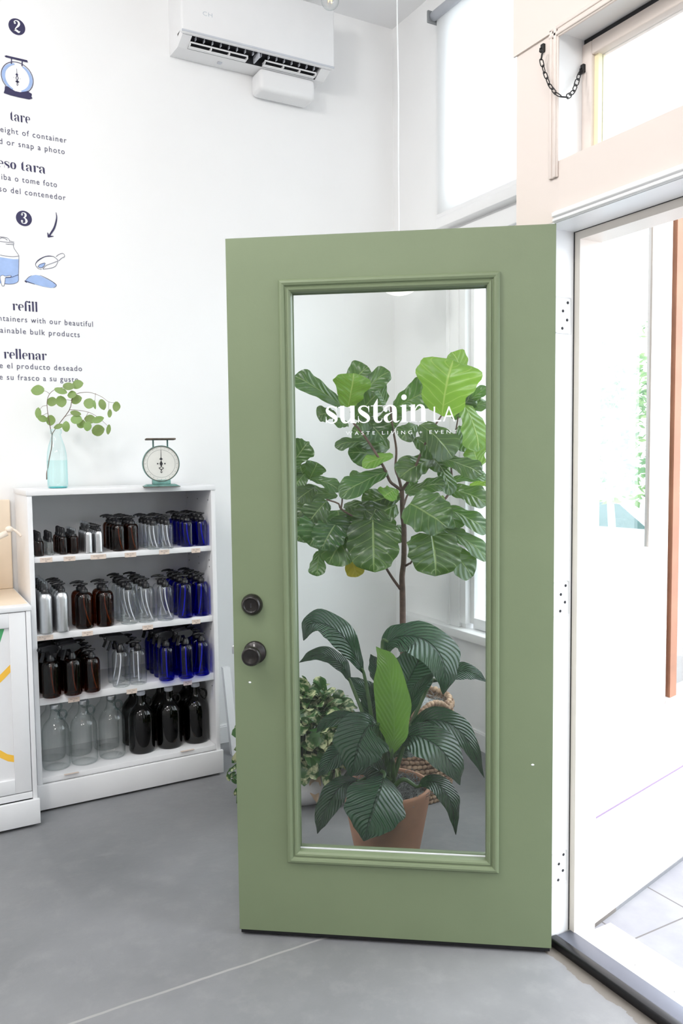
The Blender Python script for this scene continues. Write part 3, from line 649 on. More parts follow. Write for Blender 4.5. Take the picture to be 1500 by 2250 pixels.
wfill(m, c2([(80, 1275), (125, 1275), (180, 1315), (250, 1355), (330, 1372), (410, 1362), (465, 1350), (480, 1375), (520, 1395), (525, 1420), (515, 1440), (535, 1475), (480, 1492), (300, 1455), (160, 1420), (60, 1385), (75, 1335)]), .002)
wline(m, c2([(273, 985, .5), (277, 1060, .8), (277, 1080, 3.2), (278, 1105, .8)]), .0016); wline(m, c2([(278, 1105), (262, 1138), (281, 1175)]), .0012); wline(m, c2([(278, 1105), (300, 1138), (281, 1175)]), .0012)
wline(m, c2([(281, 1175, .8), (284, 1198, 3.6), (285, 1222, .5)]), .0018); wline(m, c2([(252, 1190), (318, 1204)]), .001); wline(m, c2([(285, 1222), (274, 1242), (286, 1262), (297, 1242), (285, 1222)]), .0008)
for x, y in ((225, 1130), (333, 1152)): wline(m, c2([(x - 4, y), (x + 4, y)]), .001)
m.build('scale_drawing', navy, sg)
# arrow
m = MB(); wline(m, c1([(628, 240, .5), (636, 290, 1.0), (628, 350, 1.5), (605, 420, 1.7), (570, 475, 1.6), (545, 515, 1.2)]), .0022, 24)
wfill(m, c1([(530, 465), (540, 470), (552, 500), (600, 505), (604, 510), (545, 522), (534, 516)]), .002); m.build('arrow', navy, sg)
# drinks dispenser
m = MB(); wfill(m, c1([(-60, 735), (0, 742), (80, 755), (150, 765), (208, 765), (208, 930), (205, 1010), (170, 1035), (110, 1045), (60, 1042), (-60, 1030)])); m.build('dispenser_tint', sky_v, sg)
m = MB()
for l in ([(-60, 560), (40, 570), (155, 585)], [(155, 585), (152, 630), (175, 670), (205, 715), (212, 740), (210, 850), (206, 935)], [(206, 935), (205, 1010), (165, 1038), (110, 1045), (55, 1042)], [(0, 515), (60, 520), (92, 535), (108, 558)], [(5, 540), (10, 525), (50, 530), (82, 552)],
          [(62, 595), (155, 603)], [(0, 718), (80, 732), (150, 737), (208, 730)], [(60, 975), (130, 968), (204, 940)], [(100, 560), (160, 574)]): wline(m, c1(l), .0008)
m.build('dispenser_drawing', navy, sg)
m = MB(); wfill(m, c1([(0, 960), (30, 945), (60, 958), (118, 950), (120, 965), (62, 972), (56, 1000), (45, 1062), (22, 1062), (8, 1010), (2, 985)]), .0024); o = m.build('spigot_drawing', letter_white, sg)
m = MB(); wline(m, c1([(0, 960), (30, 945), (60, 958), (118, 950), (120, 965), (62, 972), (56, 1000), (45, 1062), (22, 1062), (8, 1010), (2, 985), (0, 960)]), .0008, 60)
for k_ in range(len(m.v)): m.v[k_].y = -.0028
m.build('outline', navy, o)
# scoop and heap
m = MB(); wfill(m, c1([(283, 1008), (320, 968), (355, 950), (400, 942), (450, 950), (500, 975), (560, 1005), (615, 1040), (630, 1060), (620, 1082), (570, 1088), (480, 1072), (390, 1045), (300, 1025)])); m.build('heap_tint', sky_v, sg)
m = MB(); wfill(m, c1([(425, 850), (440, 830), (470, 815), (505, 808), (500, 830), (475, 858), (445, 860)])); m.build('scoop_tint', sky_v, sg)
m = MB()
for l in ([(283, 1008, .8), (320, 968, .8), (355, 950, .5)], [(450, 945, .5), (500, 968, 1), (560, 1000, 1.2), (615, 1038, 1.6), (632, 1062, 1.2), (600, 1088, .6)], [(300, 1028, 2), (283, 1010, 2), (390, 1047, 1)]): wline(m, c1(l), .00085)
m.build('heap_drawing', navy, sg); m = MB()
for l in (
          [(470, 880, .7), (430, 870), (400, 835, 1), (405, 805, 1.6), (440, 770, 2.2), (500, 738, 1.8), (550, 730, 2), (600, 735, 1)], [(600, 735), (640, 765), (650, 790), (620, 845), (560, 868), (480, 878)], [(480, 875), (520, 835), (600, 805), (645, 785)],
          [(628, 738), (660, 712), (700, 700), (722, 715), (722, 738), (690, 755), (660, 785)], [(425, 850), (440, 830), (470, 815), (505, 808), (500, 830), (475, 858), (445, 860), (425, 850)]): wline(m, c1(l), .00085)
m.build('scoop_drawing', navy, sg)
# ------------------------------------------------------------------ bookcase and cabinet
BX0, BX1, BF = -1.985, -1.199, -.38
bk = thing('bookcase', 'white open bookcase filled with rows of empty bottles', 'bookcase', (-1.592, -.2, 0))
MB().rbox(BX0, BX0 + .0195, BF, -.022, .012, 1.29, .0015).build('side_panel', furn, bk)
b = MB(); b.rbox(BX1 - .0195, BX1, BF, -.022, .012, 1.29, .0015); sp_ = b.build('side_panel', furn, bk)
for y in (-.34, -.20, -.06):
    for z in (1.245, .975, .945, .66, .40): MB().lathe([(.003, 0), (.003, .0006), (0, .0006)], 8, M=Matrix.Translation((BX1 - .0195, y, z)) @ Matrix.Rotation(-PI / 2, 4, 'Y')).build('peg_hole', seam, sp_)
MB().rbox(BX0 - .003, BX1 + .003, BF - .003, -.022, 1.290, 1.312, .0015).build('top_panel', furn, bk)
MB().box(BX0 + .005, BX1 - .005, -.036, -.024, .05, 1.295).build('back_panel', furn, bk)
SH = [(1.0425, .023), (.7285, .027), (.4665, .031)]
for z, tk in SH: MB().rbox(BX0 + .0205, BX1 - .0205, BF + .010, -.037, z - tk, z, .0012).build('shelf', furn, bk)
MB().rbox(BX0 + .0205, BX1 - .0205, BF + .006, -.037, .112, .136, .0012).build('bottom_shelf', furn, bk)
MB().rbox(BX0 - .004, BX1 + .008, BF - .014, BF + .002, .010, .1135, .002).build('plinth', furn, bk)
for x in (-1.93, -1.27):
    for y in (-.35, -.06): MB().lathe([(.012, 0), (.012, .008), (.007, .012)], 12, c=(x, y, 0)).build('foot', tube_m, bk)
# cabinet on the left edge
CF = -.5; CXR = -2.0035; CXL = -2.86
cb = thing('cabinet', 'white cabinet with panelled door and cream counter, left of the bookcase', 'cabinet', (-2.43, -.25, 0))
MB().rbox(CXR - .0175, CXR, CF, -.02, .012, .8525, .0015).build('side_panel', furn, cb); MB().rbox(CXL, CXL + .0175, CF, -.02, .012, .8525, .0015).build('side_panel', furn, cb)
MB().box(CXL + .0175, CXR - .0175, CF + .022, -.02, .115, .8520).build('carcass', seam, cb)
MB().rbox(CXL - .003, CXR + .003, CF - .004, -.005, .8530, .872, .0018).build('counter_edge', furn, cb)
MB().box(CXL, CXR - .002, CF + .055, -.006, .872, .8728).build('counter_top', cream, cb)
MB().rbox(CXL + .0175, CXR - .0185, CF, CF + .018, .114, .139, .001).build('bottom_rail', furn, cb)
MB().rbox(CXL - .004, CXR + .006, CF - .014, CF + .002, .012, .110, .002).build('plinth', furn, cb)
for x in (-2.045, -2.8):
    for y in (-.47, -.06): MB().lathe([(.013, 0), (.013, .008), (.007, .012)], 12, c=(x, y, 0)).build('foot', tube_m, cb)
def cab_door(x0, x1):
    b = MB(); z0, z1 = .143, .850
    b.rbox(x0, x0 + .060, CF, CF + .020, z0, z1, .0012); b.rbox(x1 - .060, x1, CF, CF + .020, z0, z1, .0012)
    b.rbox(x0 + .060, x1 - .060, CF, CF + .020, z1 - .056, z1, .0012); b.rbox(x0 + .060, x1 - .060, CF, CF + .020, z0, z0 + .056, .0012)
    d = b.build('door', furn, cb)
    MB().box(x0 + .058, x1 - .058, CF + .010, CF + .016, z0 + .05, z1 - .05).build('door_panel', furn, d); return d
cd1 = cab_door(-2.430, -2.0235); cab_door(-2.8415, -2.4335)
def cpt(px, py): p = unp(px, py, 1, CF + .0095); return (p.x, p.z)
b = MB()
def ring(cx, cz, r0, r1, a0, a1, n=40):
    for i in range(n):
        a, c = math.radians(a0 + (a1 - a0) * i / n), math.radians(a0 + (a1 - a0) * (i + 1) / n)
        q = [(cx + r0 * math.cos(a), cz + r0 * math.sin(a)), (cx + r1 * math.cos(a), cz + r1 * math.sin(a)), (cx + r1 * math.cos(c), cz + r1 * math.sin(c)), (cx + r0 * math.cos(c), cz + r0 * math.sin(c))]
        if max(p[0] for p in q) < -2.0805: b.poly([(x, CF + .0094, z) for x, z in q])
b.poly([(x, CF + .0094, z) for x, z in [cpt(23.5, 1459), cpt(24, 1476), cpt(10, 1491), cpt(-30, 1530), cpt(-60, 1570), cpt(-60, 1545), cpt(-30, 1507), cpt(0, 1483)]])
b.poly([(x, CF + .0094, z) for x, z in [cpt(30.5, 1660), cpt(31, 1674.5), cpt(18, 1673), cpt(0, 1665), cpt(-40, 1640), cpt(-70, 1600), cpt(-60, 1590), cpt(-30, 1626), cpt(0, 1648), cpt(16, 1657)]])
b.build('yellow_swoosh', yellow, cd1)
b = MB(); b.poly([(x, CF + .0094, z) for x, z in [cpt(9.5, 1382), cpt(0, 1412), cpt(-40, 1500), cpt(-70, 1500), cpt(-40, 1384)]]); b.build('green_wedge', green_v, cd1)
bp = thing('backboard', 'cream board standing on the cabinet counter against the wall', 'board', (-2.43, -.012, .873))
MB().rbox(CXL, -2.004, -.0195, -.0015, .8732, 1.262, .004).build('board', cream, bp)
# dispenser whose spigot reaches into view
sx = unp(20, 1165, 1, -.30)
dj = thing('drinks_dispenser', 'cream dispenser on the cabinet counter, only its spigot lever in view', 'dispenser', (sx.x - .16, -.30, .8728))
b = MB(); b.lathe([(.075, .8728), (.082, .885), (.082, 1.16), (.074, 1.19), (.05, 1.21), (.05, 1.24), (0, 1.245)], 28, c=(sx.x - .165, -.30, 0)); b.build('jar', cream, dj)
b = MB(); Z = sx.z
b.tube([(sx.x - .085, -.30, Z - .05), (sx.x - .035, -.30, Z - .022), (sx.x - .008, -.30, Z - .010)], [.011, .012, .012], 14); b.ball((sx.x, -.30, Z + .004), (.0155, .015, .013), 14, 8)
b.tube(cr([(sx.x + .004, -.30, Z + .006), (sx.x + .022, -.302, Z - .002), (sx.x + .036, -.305, Z - .016), (sx.x + .044, -.306, Z - .027)], 10), .0052, 10)
b.build('spigot', pm('pale_peach_plastic', (.86, .76, .66), .45), dj)
# ------------------------------------------------------------------ bottles
def profile_boston(d, hb, neck, th=.004):
    r = d / 2; sh = r * .95
    P = [(0, .0035), (r * .62, .0025), (r * .86, 0), (r * .96, .002), (r, .008), (r, hb - sh)]
    for i in range(1, 8):
        a = i / 7 * PI / 2; P.append((neck + (r - neck) * math.cos(a) ** .8, hb - sh + sh * .82 * math.sin(a)))
    P += [(neck, hb - sh * .12), (neck, hb)]
    return P
def pump_head(b, z, s=1.0):
    """collar, stem and spout of a lotion pump; spout points to -x"""
    b.lathe([(.0145 * s, z - .004), (.0150 * s, z), (.0150 * s, z + .014 * s), (.0128 * s, z + .0165 * s), (.0095 * s, z + .018 * s), (.0095 * s, z + .024 * s), (.0050 * s, z + .0245 * s), (.0050 * s, z + .031 * s), (.0115 * s, z + .0315 * s), (.0120 * s, z + .0375 * s), (.0075 * s, z + .0395 * s), (0, z + .0395 * s)], 18)
    zz = z + .0360 * s
    b.tube([(0, 0, zz), (-.014 * s, 0, zz + .001), (-.030 * s, 0, zz - .0005 * s), (-.040 * s, 0, zz - .0045 * s)], [.0062 * s, .0055 * s, .0042 * s, .0032 * s], 8)
    b.rbox(.004 * s, .016 * s, -.004 * s, .004 * s, z + .033 * s, z + .0385 * s, .001)
    return z + .04 * s
def trigger_head(b, z):
    b.lathe([(.0155, z - .004), (.0160, z), (.0160, z + .017), (.012, z + .022), (.010, z + .034)], 18)
    side = [(.032, z + .040), (.040, z + .050), (.020, z + .066), (-.046, z + .070), (-.060, z + .069), (-.062, z + .056), (-.050, z + .053), (-.020, z + .050), (-.012, z + .034), (.012, z + .034)]
    b.prism(side, -.011, .011, I4)
    b.lathe([(.0075, 0), (.0075, .008), (.006, .009)], 10, M=Matrix.Translation((-.060, 0, z + .0625)) @ Matrix.Rotation(-PI / 2, 4, 'Y'))
    b.prism([(-.034, z + .052), (-.042, z + .052), (-.050, z + .030), (-.058, z + .012), (-.052, z + .008), (-.043, z + .026)], -.006, .006, I4)
def dip(z, h, bend):
    b = MB(); b.tube(cr([(0, 0, z), (0, 0, z - h * .35), (bend * .45, bend * .1, z - h * .70), (bend, bend * .15, .008)], 12), .0026, 8); return b
def neckring(b, n, z, mi=0): b.lathe([(n + .0022, z), (n + .003, z + .002), (n + .0022, z + .004)], 20, mi=mi)
def kind_pump(name, mat, d, hb, s, bend):
    t = thing(name, None, 'bottle'); n = .0125 * s; b = MB(); b.lathe(profile_boston(d, hb, n), 28, cap0=False, cap1=False); b.build('glass_body', mat, t)
    b = MB(); pump_head(b, hb - .010, s); b.build('pump_head', black, t); dip(hb, hb, bend).build('dip_tube', tube_m, t); return t
def kind_trigger(name, mat, d, hb, bend):
    t = thing(name, None, 'bottle'); b = MB(); b.lathe(profile_boston(d, hb, .0130), 28, cap0=False, cap1=False); b.build('glass_body', mat, t)
    b = MB(); trigger_head(b, hb - .012); b.build('trigger_head', black, t); dip(hb, hb, bend).build('dip_tube', tube_m, t); return t
def kind_dropper(name, mat, d, hb):
    t = thing(name, None, 'bottle'); b = MB(); b.lathe(profile_boston(d, hb, .0085), 24, cap0=False, cap1=False); b.build('glass_body', mat, t)
    b = MB(); z = hb - .010; b.lathe([(.0108, z), (.0112, z + .002), (.0112, z + .014), (.0088, z + .016), (.0082, z + .022), (.0078, z + .036), (.0062, z + .041), (0, z + .043)], 16); b.build('rubber_bulb', blackr, t)
    b = MB(); b.tube([(0, 0, z), (0, 0, .012)], .0026, 8); b.build('pipette', g_clear, t); return t
def cap_spray(t, z, r, h1, h2):
    b = MB(); b.lathe([(r, z), (r * 1.04, z + .001), (r * 1.04, z + h1), (r * .8, z + h1 + .0005), (r * .5, z + h1 + .001), (r * .45, z + h1 + h2 * .6), (0, z + h1 + h2 * .62)], 18); b.build('sprayer', black, t)
    b = MB(); b.lathe([(r * .86, z + h1), (r * .80, z + h1 + h2 * .9), (r * .70, z + h1 + h2), (0, z + h1 + h2)], 16, cap0=False); b.build('clear_cap', clear_cap, t)
def kind_mist(name, mat, d, hb):
    t = thing(name, None, 'bottle'); b = MB(); b.lathe(profile_boston(d, hb, .0095), 24, cap0=False, cap1=False); b.build('glass_body', mat, t); cap_spray(t, hb - .010, .0115, .013, .024); return t
def alum_body(d, hb, n):
    r = d / 2; P = [(0, .002), (r * .8, 0), (r * .97, .002), (r, .006), (r, hb - r * 1.15)]
    for i in range(1, 8): a = i / 7 * PI / 2; P.append((n + (r - n) * math.cos(a), hb - r * 1.15 + r * 1.0 * math.sin(a)))
    return P + [(n, hb)]
def kind_alum(name, d, hb, pump, s):
    t = thing(name, None, 'bottle'); b = MB(); n = d * .27; b.lathe(alum_body(d, hb, n), 28, cap1=False); b.build('metal_body', alu, t)
    if pump:
        b = MB(); pump_head(b, hb - .004, s); b.build('pump_head', black, t)
    else: cap_spray(t, hb - .006, d * .29, d * .36 if d > .04 else .016, d * .58 if d > .04 else .026)
    return t
def kind_jug(name, mat, loop):
    t = thing(name, None, 'jug'); r = .0565; hb = .262
    P = [(0, .006), (r * .6, .005), (r * .84, 0), (r * .95, .003), (r, .012), (r, .138), (r * .985, .154), (r * .93, .170), (r * .82, .184), (r * .67, .196), (r * .51, .206), (r * .41, .214), (.0205, .224), (.0180, .235), (.0172, .250), (.0170, .263)]
    b = MB(); b.lathe(P, 32, cap0=False, cap1=False); b.build('glass_body', mat, t)
    b = MB(); c = Vector((.017, 0, .226)); w_, h_ = (.026, .030) if loop == 's' else (.030, .034)
    pts = [c + Vector((w_ * .5 + w_ * .62 * math.cos(a), 0, h_ * .62 * math.sin(a) - (.012 if loop != 's' else .004))) for a in [2 * PI * i / 22 for i in range(22)]]
    b.tube(pts, .0048, 8, closed=True); b.build('handle', g_handle if loop == 's' else mat, t)
    b = MB(); b.lathe([(.0175, .252), (.0195, .254), (.0195, .268), (.018, .270), (0, .270)], 22); b.build('screw_cap', steel if loop == 's' else tube_m, t); return t
T1, T2, T3, T4 = SH[0][0], SH[1][0], SH[2][0], .136
PR = {
 'dropA': kind_dropper('dropper_bottle', g_amber, .0355, .066), 'dropC': kind_dropper('dropper_bottle', g_clear, .0330, .064), 'dropB': kind_dropper('dropper_bottle', g_amber, .0380, .078),
 'mistA': kind_mist('mist_bottle', g_amber, .0385, .078), 'alS': kind_alum('aluminium_bottle', .0305, .093, False, 1), 'alP': kind_alum('aluminium_bottle', .0305, .094, True, .66),
 'pA8': kind_pump('pump_bottle', g_amber, .0545, .118, .95, .014), 'pC8': kind_pump('pump_bottle', g_clear, .0575, .116, .95, .014), 'pB8': kind_pump('pump_bottle', g_blue, .0580, .120, .95, .012),
 'alSb': kind_alum('aluminium_bottle', .0515, .168, False, 1), 'alPb': kind_alum('aluminium_bottle', .0515, .168, True, .95),
 'pA16': kind_pump('pump_bottle', g_amber, .0735, .157, 1.05, .024), 'pC16': kind_pump('pump_bottle', g_clear, .0720, .160, 1.0, .026), 'pB16': kind_pump('pump_bottle', g_blue, .0690, .160, 1.0, -.016),
 'tA': kind_trigger('spray_bottle', g_amber, .0735, .156, .018), 'tC': kind_trigger('spray_bottle', g_clear, .0725, .162, -.020), 'tB': kind_trigger('spray_bottle', g_blue, .0690, .158, .006),
 'pA16n': kind_pump('pump_bottle', g_amber, .0665, .150, 1.0, .020), 'pC16n': kind_pump('pump_bottle', g_clear, .0720, .158, 1.0, .002),
 'jugC': kind_jug('glass_jug', g_clear, 's'), 'jugA': kind_jug('glass_jug', g_dark, 'l')}
DIA = dict(dropA=.0355, dropC=.033, dropB=.038, mistA=.0385, alS=.0305, alP=.0305, pA8=.0545, pC8=.0575, pB8=.058, alSb=.0515, alPb=.0515, pA16=.0735, pC16=.072, pB16=.069, tA=.0735, tC=.0725, tB=.069, pA16n=.0665, pC16n=.072, jugC=.113, jugA=.113)
USED = set()
ORD = ['front', 'second from front', 'third from front', 'fourth from front', 'fifth from front']
def column(key, px, py, z, n, desc, shelf, col, rz=0.0, gap=.0015):
    p = unp(px, py, 2, z); d = DIA[key]; fw = Vector((CAM_F.x, CAM_F.y, 0)).normalized(); c = p + fw * (d / 2 * .92)
    for k in range(n):
        y = c.y + k * (d + gap)
        if y + d / 2 > -.040: break
        loc = (c.x + R_.uniform(-.0012, .0012) - .002 * k * 0, y, z + .0002); rot = rz + R_.uniform(-.18, .18)
        lab = '%s in the %s of the %s shelf, %s' % (desc, col, shelf, ORD[k]); grp = '%s on the %s shelf' % (desc.replace(' bottle', ' bottles').replace(' jug', ' jugs'), shelf)
        if key not in USED:
            USED.add(key); o = PR[key]; o.location = loc; o.rotation_euler = (0, 0, rot); tag(o, lab, None, grp)
        else: dup(PR[key], loc, rot, lab, grp)
column('dropA', 83.4, 1223, T1, 4, 'small amber dropper bottle', 'top', 'leftmost column'); column('dropC', 108, 1220.6, T1, 4, 'small clear dropper bottle', 'top', 'second column')
column('dropB', 136, 1219, T1, 4, 'larger amber dropper bottle', 'top', 'third column'); column('mistA', 160, 1217.4, T1, 4, 'amber mist bottle', 'top', 'fourth column')
column('alS', 193, 1216.8, T1, 5, 'small aluminium mist bottle', 'top', 'fifth column'); column('alP', 215.8, 1215.5, T1, 5, 'small aluminium pump bottle', 'top', 'sixth column')
column('pA8', 257.7, 1212, T1, 4, 'amber pump bottle', 'top', 'left amber column'); column('pA8', 287.8, 1210, T1, 4, 'amber pump bottle', 'top', 'right amber column')
column('pC8', 334.6, 1208, T1, 4, 'clear pump bottle', 'top', 'left clear column'); column('pC8', 365, 1206.3, T1, 4, 'clear pump bottle', 'top', 'right clear column')
column('pB8', 409, 1202, T1, 4, 'cobalt pump bottle', 'top', 'left cobalt column'); column('pB8', 440, 1200, T1, 4, 'cobalt pump bottle', 'top', 'right cobalt column')
column('alSb', 97.6, 1394, T2, 5, 'tall aluminium mist bottle', 'second', 'leftmost column'); column('alPb', 134, 1390, T2, 4, 'tall aluminium pump bottle', 'second', 'second column')
column('pA16', 181, 1383, T2, 2, 'big amber pump bottle', 'second', 'left amber column'); column('pA16', 227, 1378, T2, 2, 'big amber pump bottle', 'second', 'right amber column')
column('pC16', 279.5, 1373, T2, 4, 'big clear pump bottle', 'second', 'left clear column'); column('pC16', 318, 1369, T2, 4, 'big clear pump bottle', 'second', 'middle clear column'); column('pC16', 361, 1365, T2, 2, 'big clear pump bottle', 'second', 'right clear column')
column('pB16', 404.7, 1359, T2, 4, 'big cobalt pump bottle', 'second', 'left cobalt column'); column('pB16', 441, 1354.5, T2, 4, 'big cobalt pump bottle', 'second', 'right cobalt column')
column('tA', 108, 1536, T3, 3, 'amber spray bottle', 'third', 'leftmost column', .5); column('tA', 155, 1530, T3, 3, 'amber spray bottle', 'third', 'second column', .5)
column('pA16n', 198, 1523, T3, 4, 'amber pump bottle', 'third', 'third column')
column('tC', 262, 1512, T3, 2, 'clear spray bottle', 'third', 'left clear column', .05); column('pC16n', 299.6, 1506, T3, 3, 'clear pump bottle', 'third', 'right clear column')
column('tB', 363, 1498, T3, 4, 'cobalt spray bottle', 'third', 'left cobalt column', .55); column('tB', 406, 1493, T3, 4, 'cobalt spray bottle', 'third', 'middle cobalt column', .55); column('pB16', 442, 1486, T3, 4, 'cobalt pump bottle', 'third', 'right cobalt column')
for i, (px, py) in enumerate(((115.5, 1695), (177, 1683), (240, 1669))): column('jugC', px, py, T4, 2, 'clear handled jug', 'bottom', ('leftmost column', 'second column', 'third column')[i], -.1, .0045)
for i, (px, py) in enumerate(((306, 1658), (367.6, 1646.5), (427, 1635))): column('jugA', px, py, T4, 2, 'dark amber handled jug', 'bottom', ('fourth column', 'fifth column', 'rightmost column')[i], -.1, .0045)
# price cards on the shelf edges
def card(x0, x1, ymid, txt, price, lab):
    p = unp((x0 + x1) / 2, ymid, 1, BF + .0095); a = unp(x0, ymid, 1, BF + .0095).x; c = unp(x1, ymid, 1, BF + .0095).x
    h = .0195; zc = p.z
    t = thing('price_card', lab, 'price card', (p.x, BF + .0095, zc), 0, 'kraft price cards on the shelf edges')
    MB().box(a, c, BF + .0085, BF + .0099, zc - h / 2, zc + h / 2).build('card', tag_m, t)
    m = MB(); sans(m, txt, lambda x, y: Vector((x, BF + .0082, zc + .0015 + y)), height=.0070, center=p.x, width=(c - a) * .66, thin=-.004); sans(m, price, lambda x, y: Vector((x, BF + .0082, zc - .0065 + y)), height=.0070, center=p.x); m.build('print', ink, t)
CARDS = [(87.5, 115, 1230.5, '1oz. Dropper', '$2', 'kraft price card on the top shelf edge under the small droppers'), (140, 165.5, 1227.5, '2oz. Dropper', '$2', 'kraft price card on the top shelf edge under the amber mist bottles'),
 (199, 233, 1223.5, '2oz. Aluminum Bottle', '$2', 'wide kraft price card on the top shelf edge under the aluminium bottles'), (274, 299, 1219, '8oz. Amber', '$3', 'kraft price card on the top shelf edge under the amber pump bottles'),
 (349.5, 372, 1213, '8oz. Clear', '$3', 'kraft price card on the top shelf edge under the clear pump bottles'), (420.6, 440, 1209.5, '8oz. Blue', '$3', 'kraft price card on the top shelf edge under the cobalt bottles'),
 (80, 117, 1401.5, '8oz. Aluminum Bottle', '$3', 'wide kraft price card on the second shelf edge under the aluminium bottles'), (180, 204, 1392, '16oz. Amber', '$4', 'kraft price card on the second shelf edge under the big amber bottles'),
 (313, 336, 1378.5, '16oz. Clear', '$4', 'kraft price card on the second shelf edge under the big clear bottles'), (421.7, 440, 1366, '16oz. Blue', '$4', 'kraft price card on the second shelf edge under the cobalt bottles'),
 (149.6, 175, 1537.5, '16oz. Amber', '$4', 'kraft price card on the third shelf edge under the amber bottles'), (278, 301, 1519, '16oz. Clear', '$4', 'kraft price card on the third shelf edge under the clear bottles'), (403, 421.5, 1500.5, '16oz. Blue', '$4', 'kraft price card on the third shelf edge under the cobalt bottles')]
for c_ in CARDS: card(*c_)
for x0, y0, x1, y1, lab in ((141, 1703, 172.7, 1696.5, 'kraft price strip lying on the bottom shelf before the clear jugs'), (397, 1652, 426, 1646, 'kraft price strip lying on the bottom shelf before the dark amber jugs')):
    a = unp(x0, y0, 2, T4); c = unp(x1, y1, 2, T4); ym = (a.y + c.y) / 2
    tag(MB().box(a.x, c.x, ym - .006, ym + .006, T4 + .0001, T4 + .0011).build('price_strip', tag_m), lab, 'price card', 'kraft price strips on the bottom shelf')
# ------------------------------------------------------------------ vase with eucalyptus, kitchen scale
TOPZ = 1.312
vp = unp(121, 1073.5, 2, TOPZ); VC = Vector((vp.x + .018, vp.y + .036, TOPZ)); vd = (VC - CAM_C).dot(CAM_F)
vs = thing('glass_vase', 'aqua glass milk bottle half full of water on top of the bookcase', 'vase', VC)
vr = .0415
pr = [(0, .008), (vr * .7, .006), (vr * .9, 0), (vr, .006), (vr * 1.0, .03), (vr * .99, .12), (vr * .93, .15), (vr * .78, .180), (vr * .56, .208), (vr * .46, .222), (vr * .44, .228), (vr * .54, .230), (vr * .56, .240), (vr * .54, .247), (vr * .45, .249)]
MB().lathe(pr, 40, c=VC, cap0=False, cap1=False).build('glass_body', g_teal, vs)
MB().lathe([(0, .004), (vr * .88, .003), (vr * .9, .0075), (0, .0078)], 32, c=VC).build('thick_base', pm('aqua_base_glass', (.10, .55, .57), .1), vs)
MB().lathe([(0, .010), (vr * .86, .010), (vr * .965, .016), (vr * .97, .118), (0, .118)], 32, c=VC, cap0=False, cap1=False).build('water', g_water, vs)
eu = thing('eucalyptus_branch', 'round-leaved green eucalyptus branch standing in the aqua bottle', 'branch', VC + Vector((0, 0, .02)))
def e4(X, Y, dz=0.0): return PD(X * .34667, 800 + Y * .34667, vd + dz)
b = MB()
for l, r0, r1 in (([(296, 732), (296, 690), (304, 655), (312, 600), (328, 520), (330, 450), (345, 420), (385, 365), (440, 290), (455, 232), (470, 195)], .0022, .0014), ([(330, 455), (318, 400), (303, 310), (298, 240), (315, 188), (360, 155), (420, 145)], .0017, .0009),
     ([(470, 195), (510, 182), (570, 180), (640, 205), (690, 240), (740, 245)], .0013, .0006), ([(440, 290), (490, 292), (560, 305), (610, 330), (660, 370), (690, 400)], .0012, .0006), ([(315, 188), (290, 172), (262, 168)], .0009, .0006), ([(455, 232), (420, 226), (385, 232)], .0009, .0006),
     ([(405, 335), (440, 322), (480, 315)], .0009, .0006), ([(303, 310), (280, 320), (258, 335)], .0009, .0006), ([(298, 262), (270, 268), (250, 290)], .0009, .0006), ([(690, 240), (688, 280), (694, 300)], .0008, .0005), ([(605, 185), (602, 220), (600, 250)], .0008, .0005), ([(560, 305), (540, 340), (520, 370)], .0009, .0006)):
    P = cr([e4(x, y, (0 if y > 430 else .02 * math.sin(x * .02))) for x, y in l], 24); b.tube(P, [r0 + (r1 - r0) * i / 24 for i in range(25)], 7)
b.build('stems', stemb, eu)
b = MB(); er = random.Random(3)
for x, y, rx, ry in ((238, 165, 42, 36), (435, 142, 36, 28), (492, 130, 36, 32), (385, 170, 40, 22), (455, 193, 28, 28), (330, 238, 34, 32), (385, 238, 34, 36), (485, 225, 34, 34), (565, 250, 34, 34), (600, 258, 12, 28), (650, 257, 24, 34), (737, 270, 28, 32), (695, 312, 15, 27), (243, 310, 20, 36), (268, 345, 32, 22), (320, 357, 32, 34), (370, 395, 30, 18), (420, 395, 26, 34), (480, 312, 34, 18), (485, 350, 36, 34), (515, 380, 30, 30), (555, 395, 26, 30), (570, 350, 36, 30), (620, 352, 38, 22), (622, 420, 40, 38), (688, 415, 18, 32)):
    c = e4(x, y, er.uniform(-.035, .035)); dd = .34667 / FPX * vd
    if rx >= ry: a, wd = CAM_R * (rx * dd) + CAM_U * (er.uniform(-.35, .35) * rx * dd), ry * 2 * dd
    else: a, wd = CAM_U * (-ry * dd) + CAM_R * (er.uniform(-.3, .3) * ry * dd), rx * 2 * dd
    if er.random() < .5: a = -a
    nn = -CAM_F + CAM_R * er.uniform(-.35, .35) + CAM_U * er.uniform(-.1, .5)
    leaf(b, [c - a, c + CAM_F * er.uniform(-.004, .004), c + a], wd, nn, OVAL, fold=er.uniform(-.05, .12), nl=8, nw=6, rnd=er)
b.build('leaves', euca_m, eu)
sp2 = unp(356, 1070, 2, TOPZ); SCN = Vector((sp2.x + .012, min(sp2.y + .05, -.30), TOPZ)); fw = Vector((CAM_F.x, CAM_F.y, 0)).normalized()
rv = SCN - CAM_C; srz = math.atan2(-rv.x, rv.y) + .06
ks = thing('kitchen_scale', 'antique verdigris kitchen scale with round white dial on top of the bookcase', 'scale', SCN, srz)
MS = Matrix.Translation(SCN) @ Matrix.Rotation(srz, 4, 'Z')            # local -y faces the viewer
b = MB(); b.prism([(-.075, .0), (.075, .0), (.075, .003), (.060, .010), (-.060, .010), (-.075, .003)], -.052, .052, MS); b.build('base', verdi, ks)
b = MB(); b.box(-.0765, .0765, -.0535, .0535, 0, .0022, M=MS); b.build('base_rim', rust, ks)
b = MB(); b.rbox(-.038, .038, -.030, .030, .010, .030, .003, M=MS); b.build('pedestal', verdi, ks)
